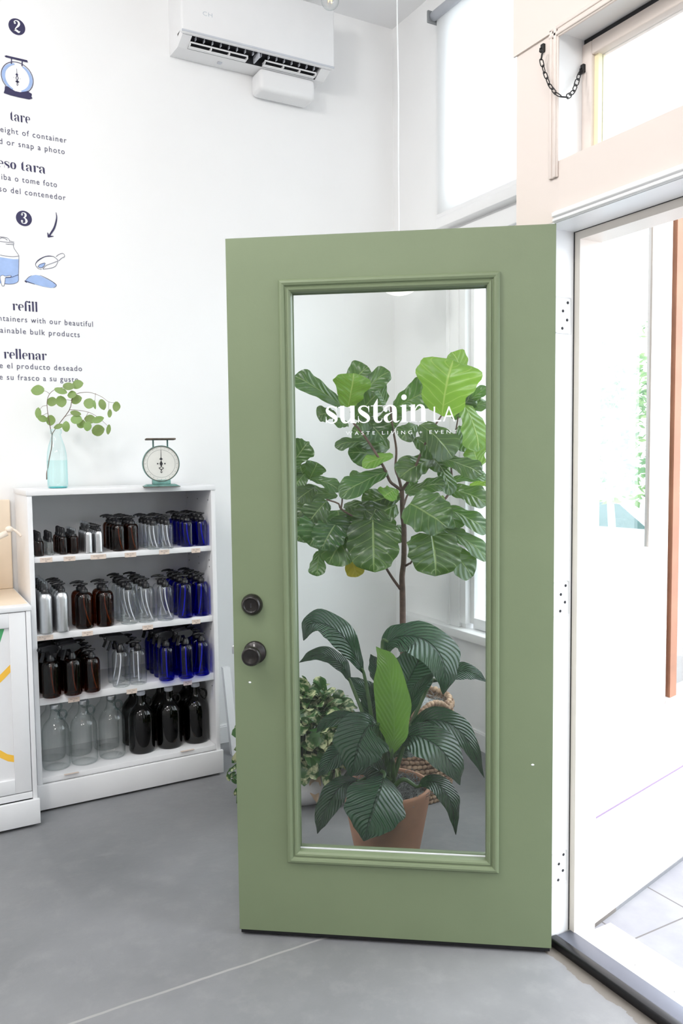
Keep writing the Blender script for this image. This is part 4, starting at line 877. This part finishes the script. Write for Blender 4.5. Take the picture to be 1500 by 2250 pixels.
MDL = MS @ Matrix.Translation((0, 0, .0985)) @ Matrix.Rotation(PI / 2, 4, 'X')        # local z -> towards the viewer
b = MB(); b.lathe([(.0, -.032), (.072, -.032), (.0775, -.028), (.0775, .026), (.0775, .030), (.0735, .030), (.0735, .026)], 48, M=MDL, cap1=False); b.build('housing', verdi, ks)
b = MB(); b.lathe([(.0738, .0262), (0, .0262)], 48, M=MDL, cap0=False); dl = b.build('dial', dial_m, ks)
b = MB(); b.lathe([(.0752, .0302), (.0738, .0310), (.0728, .0296)], 48, M=MDL, cap0=False, cap1=False); b.build('bezel', rust, ks)
b = MB(); b.lathe([(.0575, .0264), (.0585, .0270), (.0595, .0264)], 48, M=MDL, cap0=False, cap1=False); b.build('dial_groove', pm('grey_dial_line', (.45, .46, .44), .6), dl)
b = MB()
for i in range(24):
    a = 2 * PI * i / 24; b.box(-.0008, .0008, .0640, .0668 if i % 2 else .0690, .0263, .0268, M=MDL @ Matrix.Rotation(a, 4, 'Z'))
b.build('dial_marks', pm('faded_dial_print', (.30, .30, .30), .7), dl)
b = MB(); PZ = .0275
def dp(l): b.poly([MDL @ Vector((x, y, PZ)) for x, y in l])
dp([(-.0007, .060), (.0007, .060), (.0012, .026), (-.0012, .026)]); dp([(0, .028), (.004, .022), (.0078, .0195), (.003, .0165), (0, .013), (-.003, .0165), (-.0078, .0195), (-.004, .022)])
dp([(0, .015), (.004, .006), (.0068, 0), (.004, -.006), (.0015, -.012), (-.0015, -.012), (-.004, -.006), (-.0068, 0), (-.004, .006)])
for s_ in (1, -1): dp([(0, -.010), (.005 * s_, -.0155), (.011 * s_, -.0175), (.0095 * s_, -.0205), (.0045 * s_, -.0248), (0, -.026), (0, -.0235), (.005 * s_, -.0215), (.0075 * s_, -.0185), (.004 * s_, -.0175), (0, -.013)])
dp([(0, -.025), (.0028, -.027), (0, -.031), (-.0028, -.027)]); dp([(0, -.0355), (.003, -.037), (0, -.041), (-.003, -.037)])
for s_ in (1, -1): dp([(0, -.030), (.0045 * s_, -.034), (.0035 * s_, -.038), (.002 * s_, -.036), (.0025 * s_, -.034), (0, -.032)])
for x in (-.0145, .0155): dp([(x + .0032 * math.cos(k_ * PI / 8), .0032 * math.sin(k_ * PI / 8)) for k_ in range(16)])
b.build('pointer', seam, dl)
b = MB()
for x in (-.030, .030): b.rbox(x - .0032, x + .0032, -.004, .004, .165, .201, .001, M=MS)
b.build('platform_posts', verdi, ks)
b = MB(); b.rbox(-.062, .062, -.055, .055, .199, .2065, .003, M=MS); b.build('weighing_platform', rust, ks)
# white leaning frame between bookcase and door
lf = thing('leaning_frame', 'white wooden frame leg leaning at the wall between bookcase and green door', 'leaning frame', (-.96, -.15, 0))
def leanleg(x):
    a, c = Vector((x, -.185, 0)), Vector((x + .010, -.060, .40)); b = MB(); d = (c - a)
    for dx, dy in ((-.017, 0),): pass
    v = [Vector((x + ox, -.185 + oy, 0)) for ox, oy in ((-.016, -.014), (.020, -.014), (.020, .014), (-.016, .014))]
    b0 = len(b.v); b.v += v + [p + d for p in v]
    for i in range(4): j = (i + 1) % 4; b.quad((b0 + i, b0 + j, b0 + 4 + j, b0 + 4 + i))
    b.quad((b0 + 3, b0 + 2, b0 + 1, b0)); b.quad((b0 + 4, b0 + 5, b0 + 6, b0 + 7)); return b
leanleg(-1.058).build('leg', trim_white, lf); leanleg(-.80).build('leg', trim_white, lf)
for z in (.06,): MB().rbox(-1.05, -.79, -.185 + z * .3 - .01, -.185 + z * .3 + .012, z - .015, z + .015, .002).build('crossbar', trim_white, lf)
# chain, hooks, blind, lamps
ch = thing('chain', 'black iron chain slung between entry wall and transom window', 'chain', unp(1192, 105, 0, DW - .004))
pa = unp(1192, 105, 0, DW - .004); pz = unp(1280, 150, 0, -.782)
CP = [(1192, 112), (1189, 132), (1195, 155), (1203, 178), (1214, 197), (1228, 210), (1241, 213), (1254, 207), (1264, 190), (1270, 170), (1279, 154)]
P3 = []
for x, y in CP: f = max(0, (x - 1232) / 47) ** 1.2; P3.append(unp(x, y, 0, (DW - .020) * (1 - f) + (-.787) * f))
P3 = cr(P3, 200); L = [0]
for a, c in zip(P3, P3[1:]): L.append(L[-1] + (c - a).length)
def along(s_):
    for i in range(1, len(L)):
        if L[i] >= s_: f = (s_ - L[i - 1]) / max(L[i] - L[i - 1], 1e-9); return P3[i - 1].lerp(P3[i], f)
    return P3[-1]
b = MB(); n = 15; st = L[-1] / n
for i in range(n):
    c = along(st * (i + .5)); tg = (along(st * (i + 1)) - along(st * i)).normalized()
    u = Vector((0, 1, 0)); u = (u - tg * u.dot(tg)).normalized(); v = tg.cross(u); s_ = (u * math.cos(.5 + i % 2 * 1.2) + v * math.sin(.5 + i % 2 * 1.2))
    hl, hw = st * .5 +   .0016, .0058; pts = []
    for k_ in range(16):
        a = 2 * PI * k_ / 16; ca, sa = math.cos(a), math.sin(a)
        pts.append(c + tg * (hl - hw) * (1 if ca > 0 else -1) * (abs(ca) > .01) + tg * hw * ca + s_ * hw * sa)
    b.tube(pts, .0014, 6, closed=True)
b.build('links', iron, ch)
for p, nx in ((pa, -1), (pz, -1)):
    b = MB(); b.rbox(p.x - .004, p.x + .006, p.y - .006, p.y + .006, p.z - .012, p.z + .010, .002); b.tube([p + Vector((-.004, 0, -.002)), p + Vector((-.010, 0, -.004)), p + Vector((-.011, 0, -.012)), p + Vector((-.006, 0, -.014))], .0018, 6); b.build('hook', iron, ch)
rb = thing('roller_blind', 'white roller blind drawn down over the upper front window', 'blind', (-.06, -1.05, 3.58))
BT = unp(952, 40, 0, -.06)
MB().box(-.0445, -.0430, -1.70, -.462, 2.612, BT.z - .004).build('blind_fabric', blind_m, rb)
b = MB(); b.lathe([(.022, 0), (.022, 1.25)], 20, M=Matrix.Translation((-.064, -.458, BT.z + .004)) @ Matrix.Rotation(PI / 2, 4, 'X')); b.build('roller_tube', grey_v, rb)
b = MB(); b.rbox(-.095, -.030, -.462, -.450, BT.z - .028, BT.z + .030, .004); b.rbox(-.048, -.002, -.456, -.444, BT.z + .010, BT.z + .040, .003); b.build('bracket', pm('grey_bracket', (.22, .23, .24), .5), rb)
MB().rbox(-.052, -.034, -1.70, -.462, 2.588, 2.613, .003).build('bottom_bar', trim_white, rb)
gp = PD(877, 587, 3.72)
pl_ = thing('pendant_lamp', 'white globe pendant lamp on a long white cord near the room corner', 'lamp', (gp.x, gp.y, H))
MB().ball(gp, .128, 32, 20).build('globe_shade', opal, pl_)
b = MB(); b.tube(cr([(gp.x, gp.y, gp.z + .13), (gp.x - .001, gp.y, gp.z + .5), (gp.x + .001, gp.y, gp.z + .8), (gp.x - .003, gp.y, gp.z + 1.1), (gp.x, gp.y, H)], 30), .0032, 8); b.build('cord', letter_white, pl_)
MB().lathe([(.05, H - .02), (.05, H)], 20, c=(gp.x, gp.y, 0)).build('ceiling_rose', trim_white, pl_)
MB().lathe([(.022, gp.z + .124), (.018, gp.z + .138), (.006, gp.z + .145)], 16, c=(gp.x, gp.y, 0)).build('lamp_holder', trim_white, pl_)
q = PD(725, 1, 3.75)
bl = thing('bare_bulb', 'clear globe bulb with glowing filament hanging at the ceiling', 'bulb', (q.x, q.y, H))
MB().ball(q, .042, 24, 16).build('glass_globe', g_clear, bl)
b = MB(); b.tube([(q.x - .01, q.y, q.z + .02), (q.x - .008, q.y, q.z - .01), (q.x, q.y, q.z + .012), (q.x + .008, q.y, q.z - .01), (q.x + .01, q.y, q.z + .02)], .0012, 6); b.build('filament', fila, bl)
MB().lathe([(.014, q.z + .038), (.015, q.z + .07), (.012, H)], 16, c=(q.x, q.y, 0)).build('lamp_holder', trim_white, bl)
# ------------------------------------------------------------------ plants behind the glazed door
PXM = .35333
def q7(X, Y, d): return PD(600 + X * PXM, 580 + Y * PXM, d)
def q8(X, Y, d): return PD(600 + X * PXM, 1160 + Y * PXM, d)
# woven basket with the fiddle-leaf fig
bp_ = unp(900, 1733, 2, 0); fwd = Vector((CAM_F.x, CAM_F.y, 0)).normalized(); rgt = Vector((CAM_R.x, CAM_R.y, 0)).normalized()
BC = bp_.copy(); BC.z = 0; BD = (BC - CAM_C).dot(CAM_F); BR = 97 / FPX * BD
bs = thing('woven_basket', 'braided seagrass basket holding the fiddle-leaf fig near the window', 'basket', BC)
def brad(z): return BR * (.90 + .10 * min(1, z / .16)) if z < .3 else BR * (1 - .10 * (z - .3) / .1)
b = MB(); BH = .375; rows = 19; er = random.Random(8)
for r_ in range(rows):
    z = .010 + r_ * (BH - .02) / (rows - 1); rad = brad(z); nb = 58
    for i in range(nb):
        a = 2 * PI * (i + .5 * (r_ % 2)) / nb; c = BC + Vector((rad * math.cos(a), rad * math.sin(a), z))
        M = Matrix.Rotation(a + PI / 2, 3, 'Z') @ Matrix.Rotation(.42 if r_ % 2 else -.42, 3, 'Y')
        b.ball(c, (.0145, .0085, .0095), 6, 4, M=M.to_4x4())
b.lathe([(brad(0) * .98, .002), (brad(.1) * .985, .1), (brad(.2) * .985, .2), (brad(BH) * .985, BH)], 40, c=BC, cap1=False)
b.build('woven_body', basket_m, bs)
b = MB(); nb = 34
for k, zz in ((0, BH + .006), (1, BH + .022)):
    for i in range(nb):
        a = 2 * PI * (i + .5 * k) / nb; rad = brad(BH) + (.004 if k == 0 else -.004); c = BC + Vector((rad * math.cos(a), rad * math.sin(a), zz)); M = Matrix.Rotation(a + PI / 2, 3, 'Z') @ Matrix.Rotation(.6 if k else -.6, 3, 'Y'); b.ball(c, (.022, .014, .014), 7, 5, M=M.to_4x4())
b.build('braided_rim', basket_m, bs)
for sgn in (1, -1):
    b = MB(); ha = math.atan2(-fwd.y, -fwd.x) + (.50 if sgn > 0 else .50 + PI)
    o_ = Vector((math.cos(ha), math.sin(ha), 0)); tx = Vector((-o_.y, o_.x, 0)); hc = BC + o_ * (brad(BH) + .010)
    for i in range(15):
        a = PI * i / 14; c = hc + tx * (.070 * math.cos(a)) + Vector((0, 0, BH - .012 + .062 * math.sin(a))); ex = (tx * -math.sin(a) + Vector((0, 0, math.cos(a)))).normalized()
        M = Matrix((ex, o_, ex.cross(o_))).transposed() @ Matrix.Rotation(.55 if i % 2 else -.2, 3, 'Y'); b.ball(c, (.016, .014, .013), 7, 5, M=M.to_4x4())
    b.build('handle', basket_m, bs)
def hairs(mb, c, r, n, rnd, h=.018):
    for i in range(n):
        a = rnd.random() * 6.283; rr = r * rnd.random() ** .5; p = c + Vector((rr * math.cos(a), rr * math.sin(a), rnd.random() * h * .4)); pts = [p]; d = Vector((rnd.gauss(0, 1), rnd.gauss(0, 1), rnd.gauss(0, .5))).normalized()
        for k in range(5): d = (d + Vector((rnd.gauss(0, .8), rnd.gauss(0, .8), rnd.gauss(0, .5)))).normalized(); p = p + d * .012; p.z = min(max(p.z, c.z - .004), c.z + h); pts.append(p)
        mb.tube(pts, .0009, 4, cap=False)
b = MB(); b.lathe([(brad(BH) * .95, BH - .02), (brad(BH) * .5, BH + .01), (0, BH + .016)], 28, c=BC, cap0=False); hairs(b, BC + Vector((0, 0, BH + .002)), brad(BH) * .9, 260, er)
tag(b.build('moss', moss_m, bs), None, None, None, 'stuff')
TD = BD
fg = thing('fiddle_leaf_fig', 'tall fiddle-leaf fig tree with big glossy leaves seen through the door glass', 'plant', BC + Vector((0, 0, BH)))
b = MB()
def limb(pts, r0, r1, n=10):
    P = cr(pts, 20); b.tube(P, [r0 + (r1 - r0) * i / 20 for i in range(21)], n)
top = q7(800, 1410, TD)
limb([BC + Vector((0, 0, BH - .05)), q8(812, 900, TD), q8(806, 640, TD), q8(804, 400, TD), q8(801, 300, TD), q8(812, 200, TD), q8(813, 0, TD), q7(804, 1560, TD), top], .0145, .0100, 12)
LIMBS = [([(800, 1410, 0), (760, 1380, -.02), (725, 1350, -.05), (690, 1270, -.09), (640, 1180, -.10), (560, 1060, -.08), (490, 980, -.06)], .0075, .004), ([(800, 1410, 0), (780, 1330, .02), (760, 1270, .05), (765, 1150, .06), (740, 1000, .05), (730, 880, .05)], .007, .0035),
 ([(800, 1410, 0), (840, 1350, -.03), (880, 1270, -.06), (930, 1150, -.07), (990, 1030, -.06), (1045, 945, -.05)], .007, .0035), ([(806, 1560, 0), (1010, 1540, .02), (1050, 1480, .05), (1090, 1430, .06), (1110, 1330, .06), (1108, 1215, .04), (1150, 950, .04)], .0075, .003),
 ([(812, 1500, 0), (840, 1430, .05), (900, 1380, .08), (1000, 1380, .10)], .005, .003)]
for pts, r0, r1 in LIMBS: limb([q7(x, y, TD + dz) for x, y, dz in pts], r0, r1)
limb([q8(790, 380, TD), q8(740, 310, TD - .02), q8(700, 245, TD - .05), q8(640, 130, TD - .08), q8(600, 0, TD - .1), q7(430, 1530, TD - .1), q7(405, 1490, TD - .1), q7(330, 1465, TD - .09)], .0065, .003)
limb([q7(420, 1530, TD - .1), q7(428, 1480, TD - .1), q7(430, 1425, TD - .1)], .004, .003)
limb([q8(815, 240, TD), q8(845, 222, TD - .02), q8(862, 205, TD - .05), q8(930, 60, TD - .10)], .0055, .003)
b.build('trunk', bark, fg)
FL = [ # frame (7/8), base, tip, width px, depth offset, kind, normal tilt (right, up)
 (7, 430, 885, 130, 698, 120, .02, 0, -.5, .55), (7, 465, 890, 500, 680, 200, -.10, 1, .2, .1), (7, 480, 860, 725, 668, 120, .05, 0, .3, .7), (7, 430, 800, 590, 640, 150, .09, 0, .1, .3), (7, 700, 870, 630, 755, 110, .10, 0, 0, .3), (7, 500, 960, 640, 815, 170, .0, 0, .3, .4), (7, 390, 930, 272, 945, 100, .02, 0, -.3, .3),
 (7, 750, 900, 985, 780, 170, .03, 0, .2, .3), (7, 1048, 945, 1120, 600, 345, -.12, 1, -.25, .15), (7, 1190, 720, 1112, 548, 120, .05, 1, .2, .2), (7, 1150, 900, 1330, 765, 60, .08, 0, .5, .5), (7, 1120, 930, 1340, 870, 90, .09, 0, .2, .8), (7, 1110, 960, 1240, 815, 110, .10, 0, .2, .4),
 (7, 1190, 880, 1275, 1165, 180, -.06, 1, .3, .1), (7, 1275, 1290, 1230, 1130, 150, -.02, 1, .2, .2), (7, 1056, 1212, 1295, 1310, 125, -.12, 0, .1, .5), (7, 1100, 1350, 1330, 1325, 75, .06, 0, .2, .7), (7, 1070, 1400, 1330, 1495, 130, -.04, 0, .1, .5), (7, 1050, 1515, 1335, 1670, 115, -.04, 0, .3, .5), (7, 1220, 1385, 1345, 1350, 60, .10, 1, .2, .5),
 (7, 915, 1000, 1115, 1205, 180, -.10, 0, 0, .3), (7, 890, 1000, 795, 1090, 110, -.05, 0, 0, .3), (7, 880, 1080, 1030, 1200, 140, -.08, 0, .2, .5), (7, 1000, 1215, 785, 1330, 160, -.04, 0, -.2, .5), (7, 1020, 1200, 1095, 1440, 100, -.02, 0, .3, .2), (7, 960, 1180, 1060, 1290, 120, -.02, 0, .2, .4), (7, 1150, 1010, 1205, 1170, 110, .03, 0, .3, .2),
 (7, 600, 1110, 385, 1140, 90, -.08, 0, -.2, .9), (7, 700, 1200, 465, 1175, 140, .0, 0, 0, .5), (7, 590, 1180, 600, 1270, 130, .04, 0, 0, .4), (7, 720, 1150, 490, 1030, 170, .02, 0, -.1, .5), (7, 745, 1190, 555, 1262, 90, -.12, 1, 0, .8), (7, 470, 1000, 375, 990, 70, .02, 0, 0, .5), (7, 650, 950, 760, 1020, 170, .06, 0, 0, .5), (7, 560, 960, 690, 1100, 150, .04, 0, 0, .4),
 (7, 710, 1290, 415, 1450, 140, -.12, 0, -.2, .6), (7, 600, 1330, 480, 1350, 100, -.05, 0, 0, .5), (7, 110, 1250, 215, 1110, 130, -.05, 0, .2, .2), (7, 60, 1100, 180, 1200, 160, .02, 0, .1, .2), (7, 225, 1340, 275, 1235, 115, -.08, 0, .2, .2), (7, 190, 1330, 165, 1250, 100, -.02, 0, 0, .3), (7, 230, 1335, 418, 1415, 85, -.12, 0, .2, .9), (7, 260, 1390, 145, 1475, 120, -.08, 0, 0, .4), (7, 400, 1440, 160, 1430, 110, -.05, 0, 0, .7), (7, 200, 1300, 130, 1390, 110, -.03, 0, 0, .3),
 (7, 335, 1470, 225, 1600, 160, -.14, 0, -.1, .1), (7, 300, 1480, 150, 1560, 130, -.06, 0, 0, .3), (7, 790, 1430, 555, 1505, 150, -.03, 0, 0, .5), (7, 760, 1400, 690, 1450, 120, -.10, 1, 0, .5), (7, 440, 1495, 620, 1560, 120, -.06, 0, .1, .5), (7, 770, 1500, 545, 1620, 190, -.05, 0, 0, .4), (7, 820, 1420, 1075, 1375, 110, -.06, 0, .1, .8), (7, 870, 1440, 840, 1350, 90, .05, 0, 0, .4), (7, 1075, 1520, 1135, 1650, 120, -.02, 0, .3, .2), (7, 990, 1650, 1200, 1700, 75, -.02, 0, .2, .6), (7, 1050, 1440, 1020, 1540, 70, -.02, 1, 0, .4),
 (7, 850, 1490, 1085, 1640, 230, -.18, 3, .1, .25), (8, 985, 38, 1010, 300, 275, -.20, 3, .1, .15), (8, 1010, 80, 1235, 305, 150, -.08, 0, .3, .3), (8, 1010, -10, 1335, 200, 110, -.05, 0, .3, .5), (8, 790, -20, 760, 95, 75, .05, 0, 0, .2), (8, 720, -60, 700, 90, 130, .06, 0, 0, .2),
 (8, 330, -60, 225, 110, 215, -.14, 3, 0, .15), (8, 250, -80, 150, 80, 180, -.08, 3, 0, .2), (8, 385, -20, 300, 135, 175, -.17, 3, -.1, .2), (8, 500, -20, 340, 225, 230, -.12, 3, -.1, .25), (8, 620, -50, 625, 275, 265, -.16, 3, 0, .12), (8, 520, -80, 480, 150, 200, -.08, 3, 0, .2), (8, 290, 140, 275, 300, 95, -.10, 0, -.3, .1), (8, 470, 150, 520, 305, 105, -.04, 2, .2, .2), (8, 640, -120, 560, 40, 190, -.10, 3, 0, .3), (8, 400, -110, 440, 60, 180, -.06, 3, 0, .3)]
mbs = {0: MB(), 1: MB(), 2: MB(), 3: None}; mbs[3] = mbs[0]; er = random.Random(21)
for fr_, bx, by, tx_, ty, wd, dz, kind, nr, nu in FL:
    q = q7 if fr_ == 7 else q8; d0 = TD + dz; ln = math.hypot(tx_ - bx, ty - by) * PXM / FPX * TD
    tilt = er.uniform(-.28, .10) * ln; A = q(bx, by, d0 + .04); T = q(tx_, ty, d0 + tilt)
    nn = (-CAM_F + CAM_R * (nr + er.uniform(-.1, .1)) + Vector((0, 0, 1)) * nu).normalized(); Mi = (A + T) / 2 + nn * ln * er.uniform(.06, .16)
    leaf(mbs[kind], [A, (A + Mi) / 2 + nn * ln * .03, Mi, (Mi + T) / 2 + nn * ln * .05, T], wd * PXM / FPX * d0 * 1.22, nn, HEART if kind == 3 else FIG, fold=er.uniform(.05, .22), wave=er.uniform(.03, .065), nl=18, nw=10, rnd=er, curl=er.uniform(0, .12))
mbs[0].build('foliage', fig_m, fg); tag(mbs[1].build('sunlit_foliage', fig_bright, fg), 'bright yellow-green leaves, window light painted into their colour'); tag(mbs[2].build('yellowed_leaf', fig_yel, fg), 'yellowed leaf')
# terracotta pot with the big-leaved lily
PDp = 2.80; pc = PD(849, 1722, PDp); rimz = pc.z; PC = Vector((pc.x, pc.y, 0)); pr_ = 97 / FPX * PDp
pt = thing('terracotta_pot', 'terracotta pot just behind the door glass holding the peace lily', 'pot', PC)
prof = [(0, .0), (pr_ * .60, 0), (pr_ * .66, .012), (pr_ * .80, rimz * .40), (pr_ * .93, rimz * .75), (pr_ * .99, rimz * .93), (pr_ * 1.0, rimz - .008), (pr_ * .99, rimz), (pr_ * .93, rimz), (pr_ * .91, rimz - .012), (pr_ * .90, rimz - .06)]
MB().lathe(prof, 56, c=PC, cap0=False, cap1=False).build('pot_body', terra, pt)
b = MB(); b.lathe([(pr_ * .92, rimz - .045), (pr_ * .5, rimz - .022), (0, rimz - .018)], 32, c=PC, cap0=False); b.build('soil', soil, pt)
er = random.Random(4); b = MB(); hairs(b, PC + Vector((0, 0, rimz - .024)) , pr_ * .84, 700, er, .03); tag(b.build('moss', moss_m, pt), None, None, None, 'stuff')
ly = thing('peace_lily', 'large-leaved dark green peace lily in the terracotta pot', 'plant', PC + Vector((0, 0, rimz - .02)))
ROOT = PC + Vector((0, 0, rimz - .03))
LL = [ # points (x, y, depth offset), width, normal (right, up), kind, fold
 ([(560, 905, .02), (500, 770, .0), (420, 660, -.03), (320, 598, -.06), (235, 600, -.10), (188, 700, -.13)], 185, .45, .9, 0, .10), ([(480, 960, .05), (430, 855, .05), (345, 795, .03), (255, 790, .0), (160, 838, -.03)], 105, .2, 1.0, 0, .15),
 ([(738, 1410, -.12), (752, 1260, -.14), (745, 1060, -.15), (712, 850, -.15), (640, 738, -.13)], 190, -.5, .1, 1, .25), ([(690, 720, .10), (800, 672, .06), (930, 690, .0), (1030, 780, -.06), (1068, 900, -.10), (1056, 1035, -.12)], 255, .35, .75, 0, .06),
 ([(690, 800, .14), (735, 690, .14), (820, 645, .12), (905, 665, .10)], 120, .1, .8, 0, .1), ([(800, 1020, .06), (850, 930, .08), (900, 830, .10), (950, 700, .12)], 235, .1, .35, 0, .1), ([(990, 960, .10), (1100, 905, .12), (1190, 890, .12), (1260, 910, .12), (1330, 958, .12)], 105, .1, .9, 0, .15),
 ([(770, 1320, -.06), (880, 1290, -.12), (1010, 1350, -.18), (1110, 1470, -.22), (1160, 1600, -.24)], 225, .45, .75, 0, .08), ([(840, 1260, .04), (960, 1195, .0), (1100, 1220, -.04), (1220, 1340, -.07), (1312, 1555, -.09)], 170, .5, .8, 0, .12),
 ([(660, 1225, -.12), (590, 1240, -.17), (540, 1330, -.20), (510, 1430, -.22), (480, 1548, -.22)], 270, -.15, .45, 0, .06), ([(570, 1225, .0), (480, 1175, -.03), (390, 1185, -.06), (310, 1225, -.08), (268, 1275, -.09)], 80, 0, 1, 0, .15), ([(690, 1540, -.12), (665, 1620, -.20), (625, 1740, -.25), (590, 1850, -.27), (563, 1948, -.27)], 290, -.05, .35, 0, .05),
 ([(540, 1570, -.05), (440, 1590, -.12), (365, 1680, -.17), (305, 1800, -.20), (274, 1902, -.21)], 125, -.35, .5, 0, .15), ([(520, 1370, .0), (430, 1390, -.03), (345, 1460, -.06), (276, 1550, -.08)], 115, -.2, .6, 0, .12), ([(900, 1605, -.06), (985, 1575, -.12), (1070, 1640, -.17), (1118, 1750, -.20), (1135, 1908, -.21)], 115, .4, .6, 0, .12),
 ([(765, 1300, -.02), (835, 1130, -.01), (915, 990, .0), (1015, 885, .02)], 80, -.4, .5, 0, .3), ([(655, 1160, .06), (590, 1030, .07), (470, 925, .08)], 120, .2, .5, 0, .2), ([(640, 1240, .03), (615, 1090, .04), (640, 950, .05)], 130, .2, .2, 0, .2), ([(645, 980, .06), (640, 870, .07), (605, 785, .08)], 90, .3, .3, 0, .2),
 ([(700, 1180, .06), (690, 1040, .08), (720, 900, .10)], 120, -.2, .2, 0, .2), ([(720, 1560, -.05), (640, 1500, -.08), (560, 1480, -.08), (440, 1540, -.10)], 150, -.2, .9, 0, .1), ([(760, 1420, .05), (840, 1380, .06), (930, 1400, .08)], 90, .1, .9, 0, .2), ([(620, 1420, .06), (560, 1400, .08), (480, 1330, .10)], 130, -.1, .7, 0, .2)]
mb0, mb1, st_ = MB(), MB(), MB(); er = random.Random(31)
for pts, wd, nr, nu, kind, fo in LL:
    P = [q8(x, y, PDp + dz) for x, y, dz in pts]; nn = -CAM_F + CAM_R * nr + Vector((0, 0, 1)) * nu
    leaf(mb1 if kind else mb0, P, wd * PXM / FPX * PDp * 1.22, nn, LANCE, fold=fo, wave=.012, nl=26, nw=12, rnd=er, curl=.10)
    r0 = ROOT + Vector((er.uniform(-.03, .03), er.uniform(-.03, .03), 0)); mid = (r0 + P[0]) / 2 + Vector((0, 0, .04)); tg = (P[1] - P[0]) * .25
    pp_ = cr([r0, mid, P[0] - tg * .5, P[0] + tg], 14); st_.tube(pp_, [.0095 - .0055 * i / 14 for i in range(15)], 8)
mb0.build('foliage', lily_m, ly); tag(mb1.build('young_leaf', lily_young, ly), 'bright green young leaf'); st_.build('stems', stemg, ly)
# pale pot with variegated pothos
pb = unp(664, 1772, 2, 0); PB = Vector((pb.x, pb.y, 0)) + fwd * .12; pD = (PB - CAM_C).dot(CAM_F); R0 = 108 / FPX * pD
pz = PD(645, 1672, pD).z
po = thing('stone_pot', 'pale grey rounded pot on the floor holding the variegated pothos', 'pot', PB)
MB().lathe([(0, 0), (R0 * .55, 0), (R0 * .72, .02), (R0 * .93, pz * .40), (R0 * 1.0, pz * .70), (R0 * .97, pz * .92), (R0 * .92, pz), (R0 * .87, pz), (R0 * .86, pz - .05)], 48, c=PB, cap0=False, cap1=False).build('pot_body', stonepot, po)
MB().lathe([(R0 * .88, pz - .03), (0, pz - .02)], 32, c=PB, cap0=False).build('soil', soil, po)
pl2 = thing('pothos', 'bushy green and cream variegated pothos spilling over the pale pot', 'plant', PB + Vector((0, 0, pz)))
b = MB(); st_ = MB(); er = random.Random(77); CTR = PB + Vector((0, 0, pz + .095)); RX, RZ = 116 / FPX * pD, .205
for i in range(520):
    d = Vector((er.gauss(0, 1), er.gauss(0, 1), er.gauss(.25, .9))).normalized(); k = er.uniform(.72, 1.04)
    if d.z < -.30: continue
    c = CTR + Vector((d.x * RX * k, d.y * RX * k, d.z * RZ * k)); L_ = er.uniform(.058, .098)
    if c.z < .05 or (Vector((c.x, c.y, 0)) - BC).length < BR + .09 and c.z < BH + .1: continue
    out = (d + Vector((er.gauss(0, .5), er.gauss(0, .5), er.uniform(-.6, .3)))).normalized(); nn = (d + Vector((er.gauss(0, .35), er.gauss(0, .35), .5))).normalized()
    leaf(b, [c, c + out * L_ * .5 + nn * .008, c + out * L_ + Vector((0, 0, -.012))], L_ * er.uniform(.55, .72), nn, HEART, fold=er.uniform(.05, .3), wave=.02, nl=8, nw=6, rnd=er)
    if i % 3 == 0: st_.tube(cr([PB + Vector((d.x * .05, d.y * .05, pz - .02)), CTR + d * .08 + Vector((0, 0, .03)), c], 8), .0022, 5)
for l, lf_ in (([(560, 1640), (535, 1668), (517, 1680), (500, 1697), (503, 1704), (515, 1710), (530, 1709)], 1), ([(570, 1660), (545, 1690), (524, 1712), (521, 1738), (520, 1765)], 1)):
    dd = pD - .12; P = cr([PD(x, y, dd) for x, y in l], 24); st_.tube(P, .0022, 6)
    for i in range(2, 24, 3):
        c = P[i]; o2 = (CAM_R * er.uniform(-.5, .8) + CAM_U * er.uniform(-1, .6)).normalized(); leaf(b, [c, c + o2 * .014, c + o2 * .030], .017, -CAM_F + CAM_U * .5, HEART, fold=.2, nl=6, nw=4, rnd=er)
b.build('foliage', pothos_m, pl2); st_.build('stems', stemg, pl2)
dl_ = MB(); A = [PD(600 + x * PXM, 1160 + y * PXM, pD - .2) for x, y in ((290, 1470), (262, 1560), (258, 1640), (275, 1715))]
leaf(dl_, A, 70 * PXM / FPX * pD, -CAM_F + CAM_R * .3, LANCE, fold=.2, wave=.03); tag(dl_.build('dried_leaf', pm('dried_leaf', (.48, .34, .22), .7, var=.2, scale=30), pl2), 'dried brown drooping leaf')
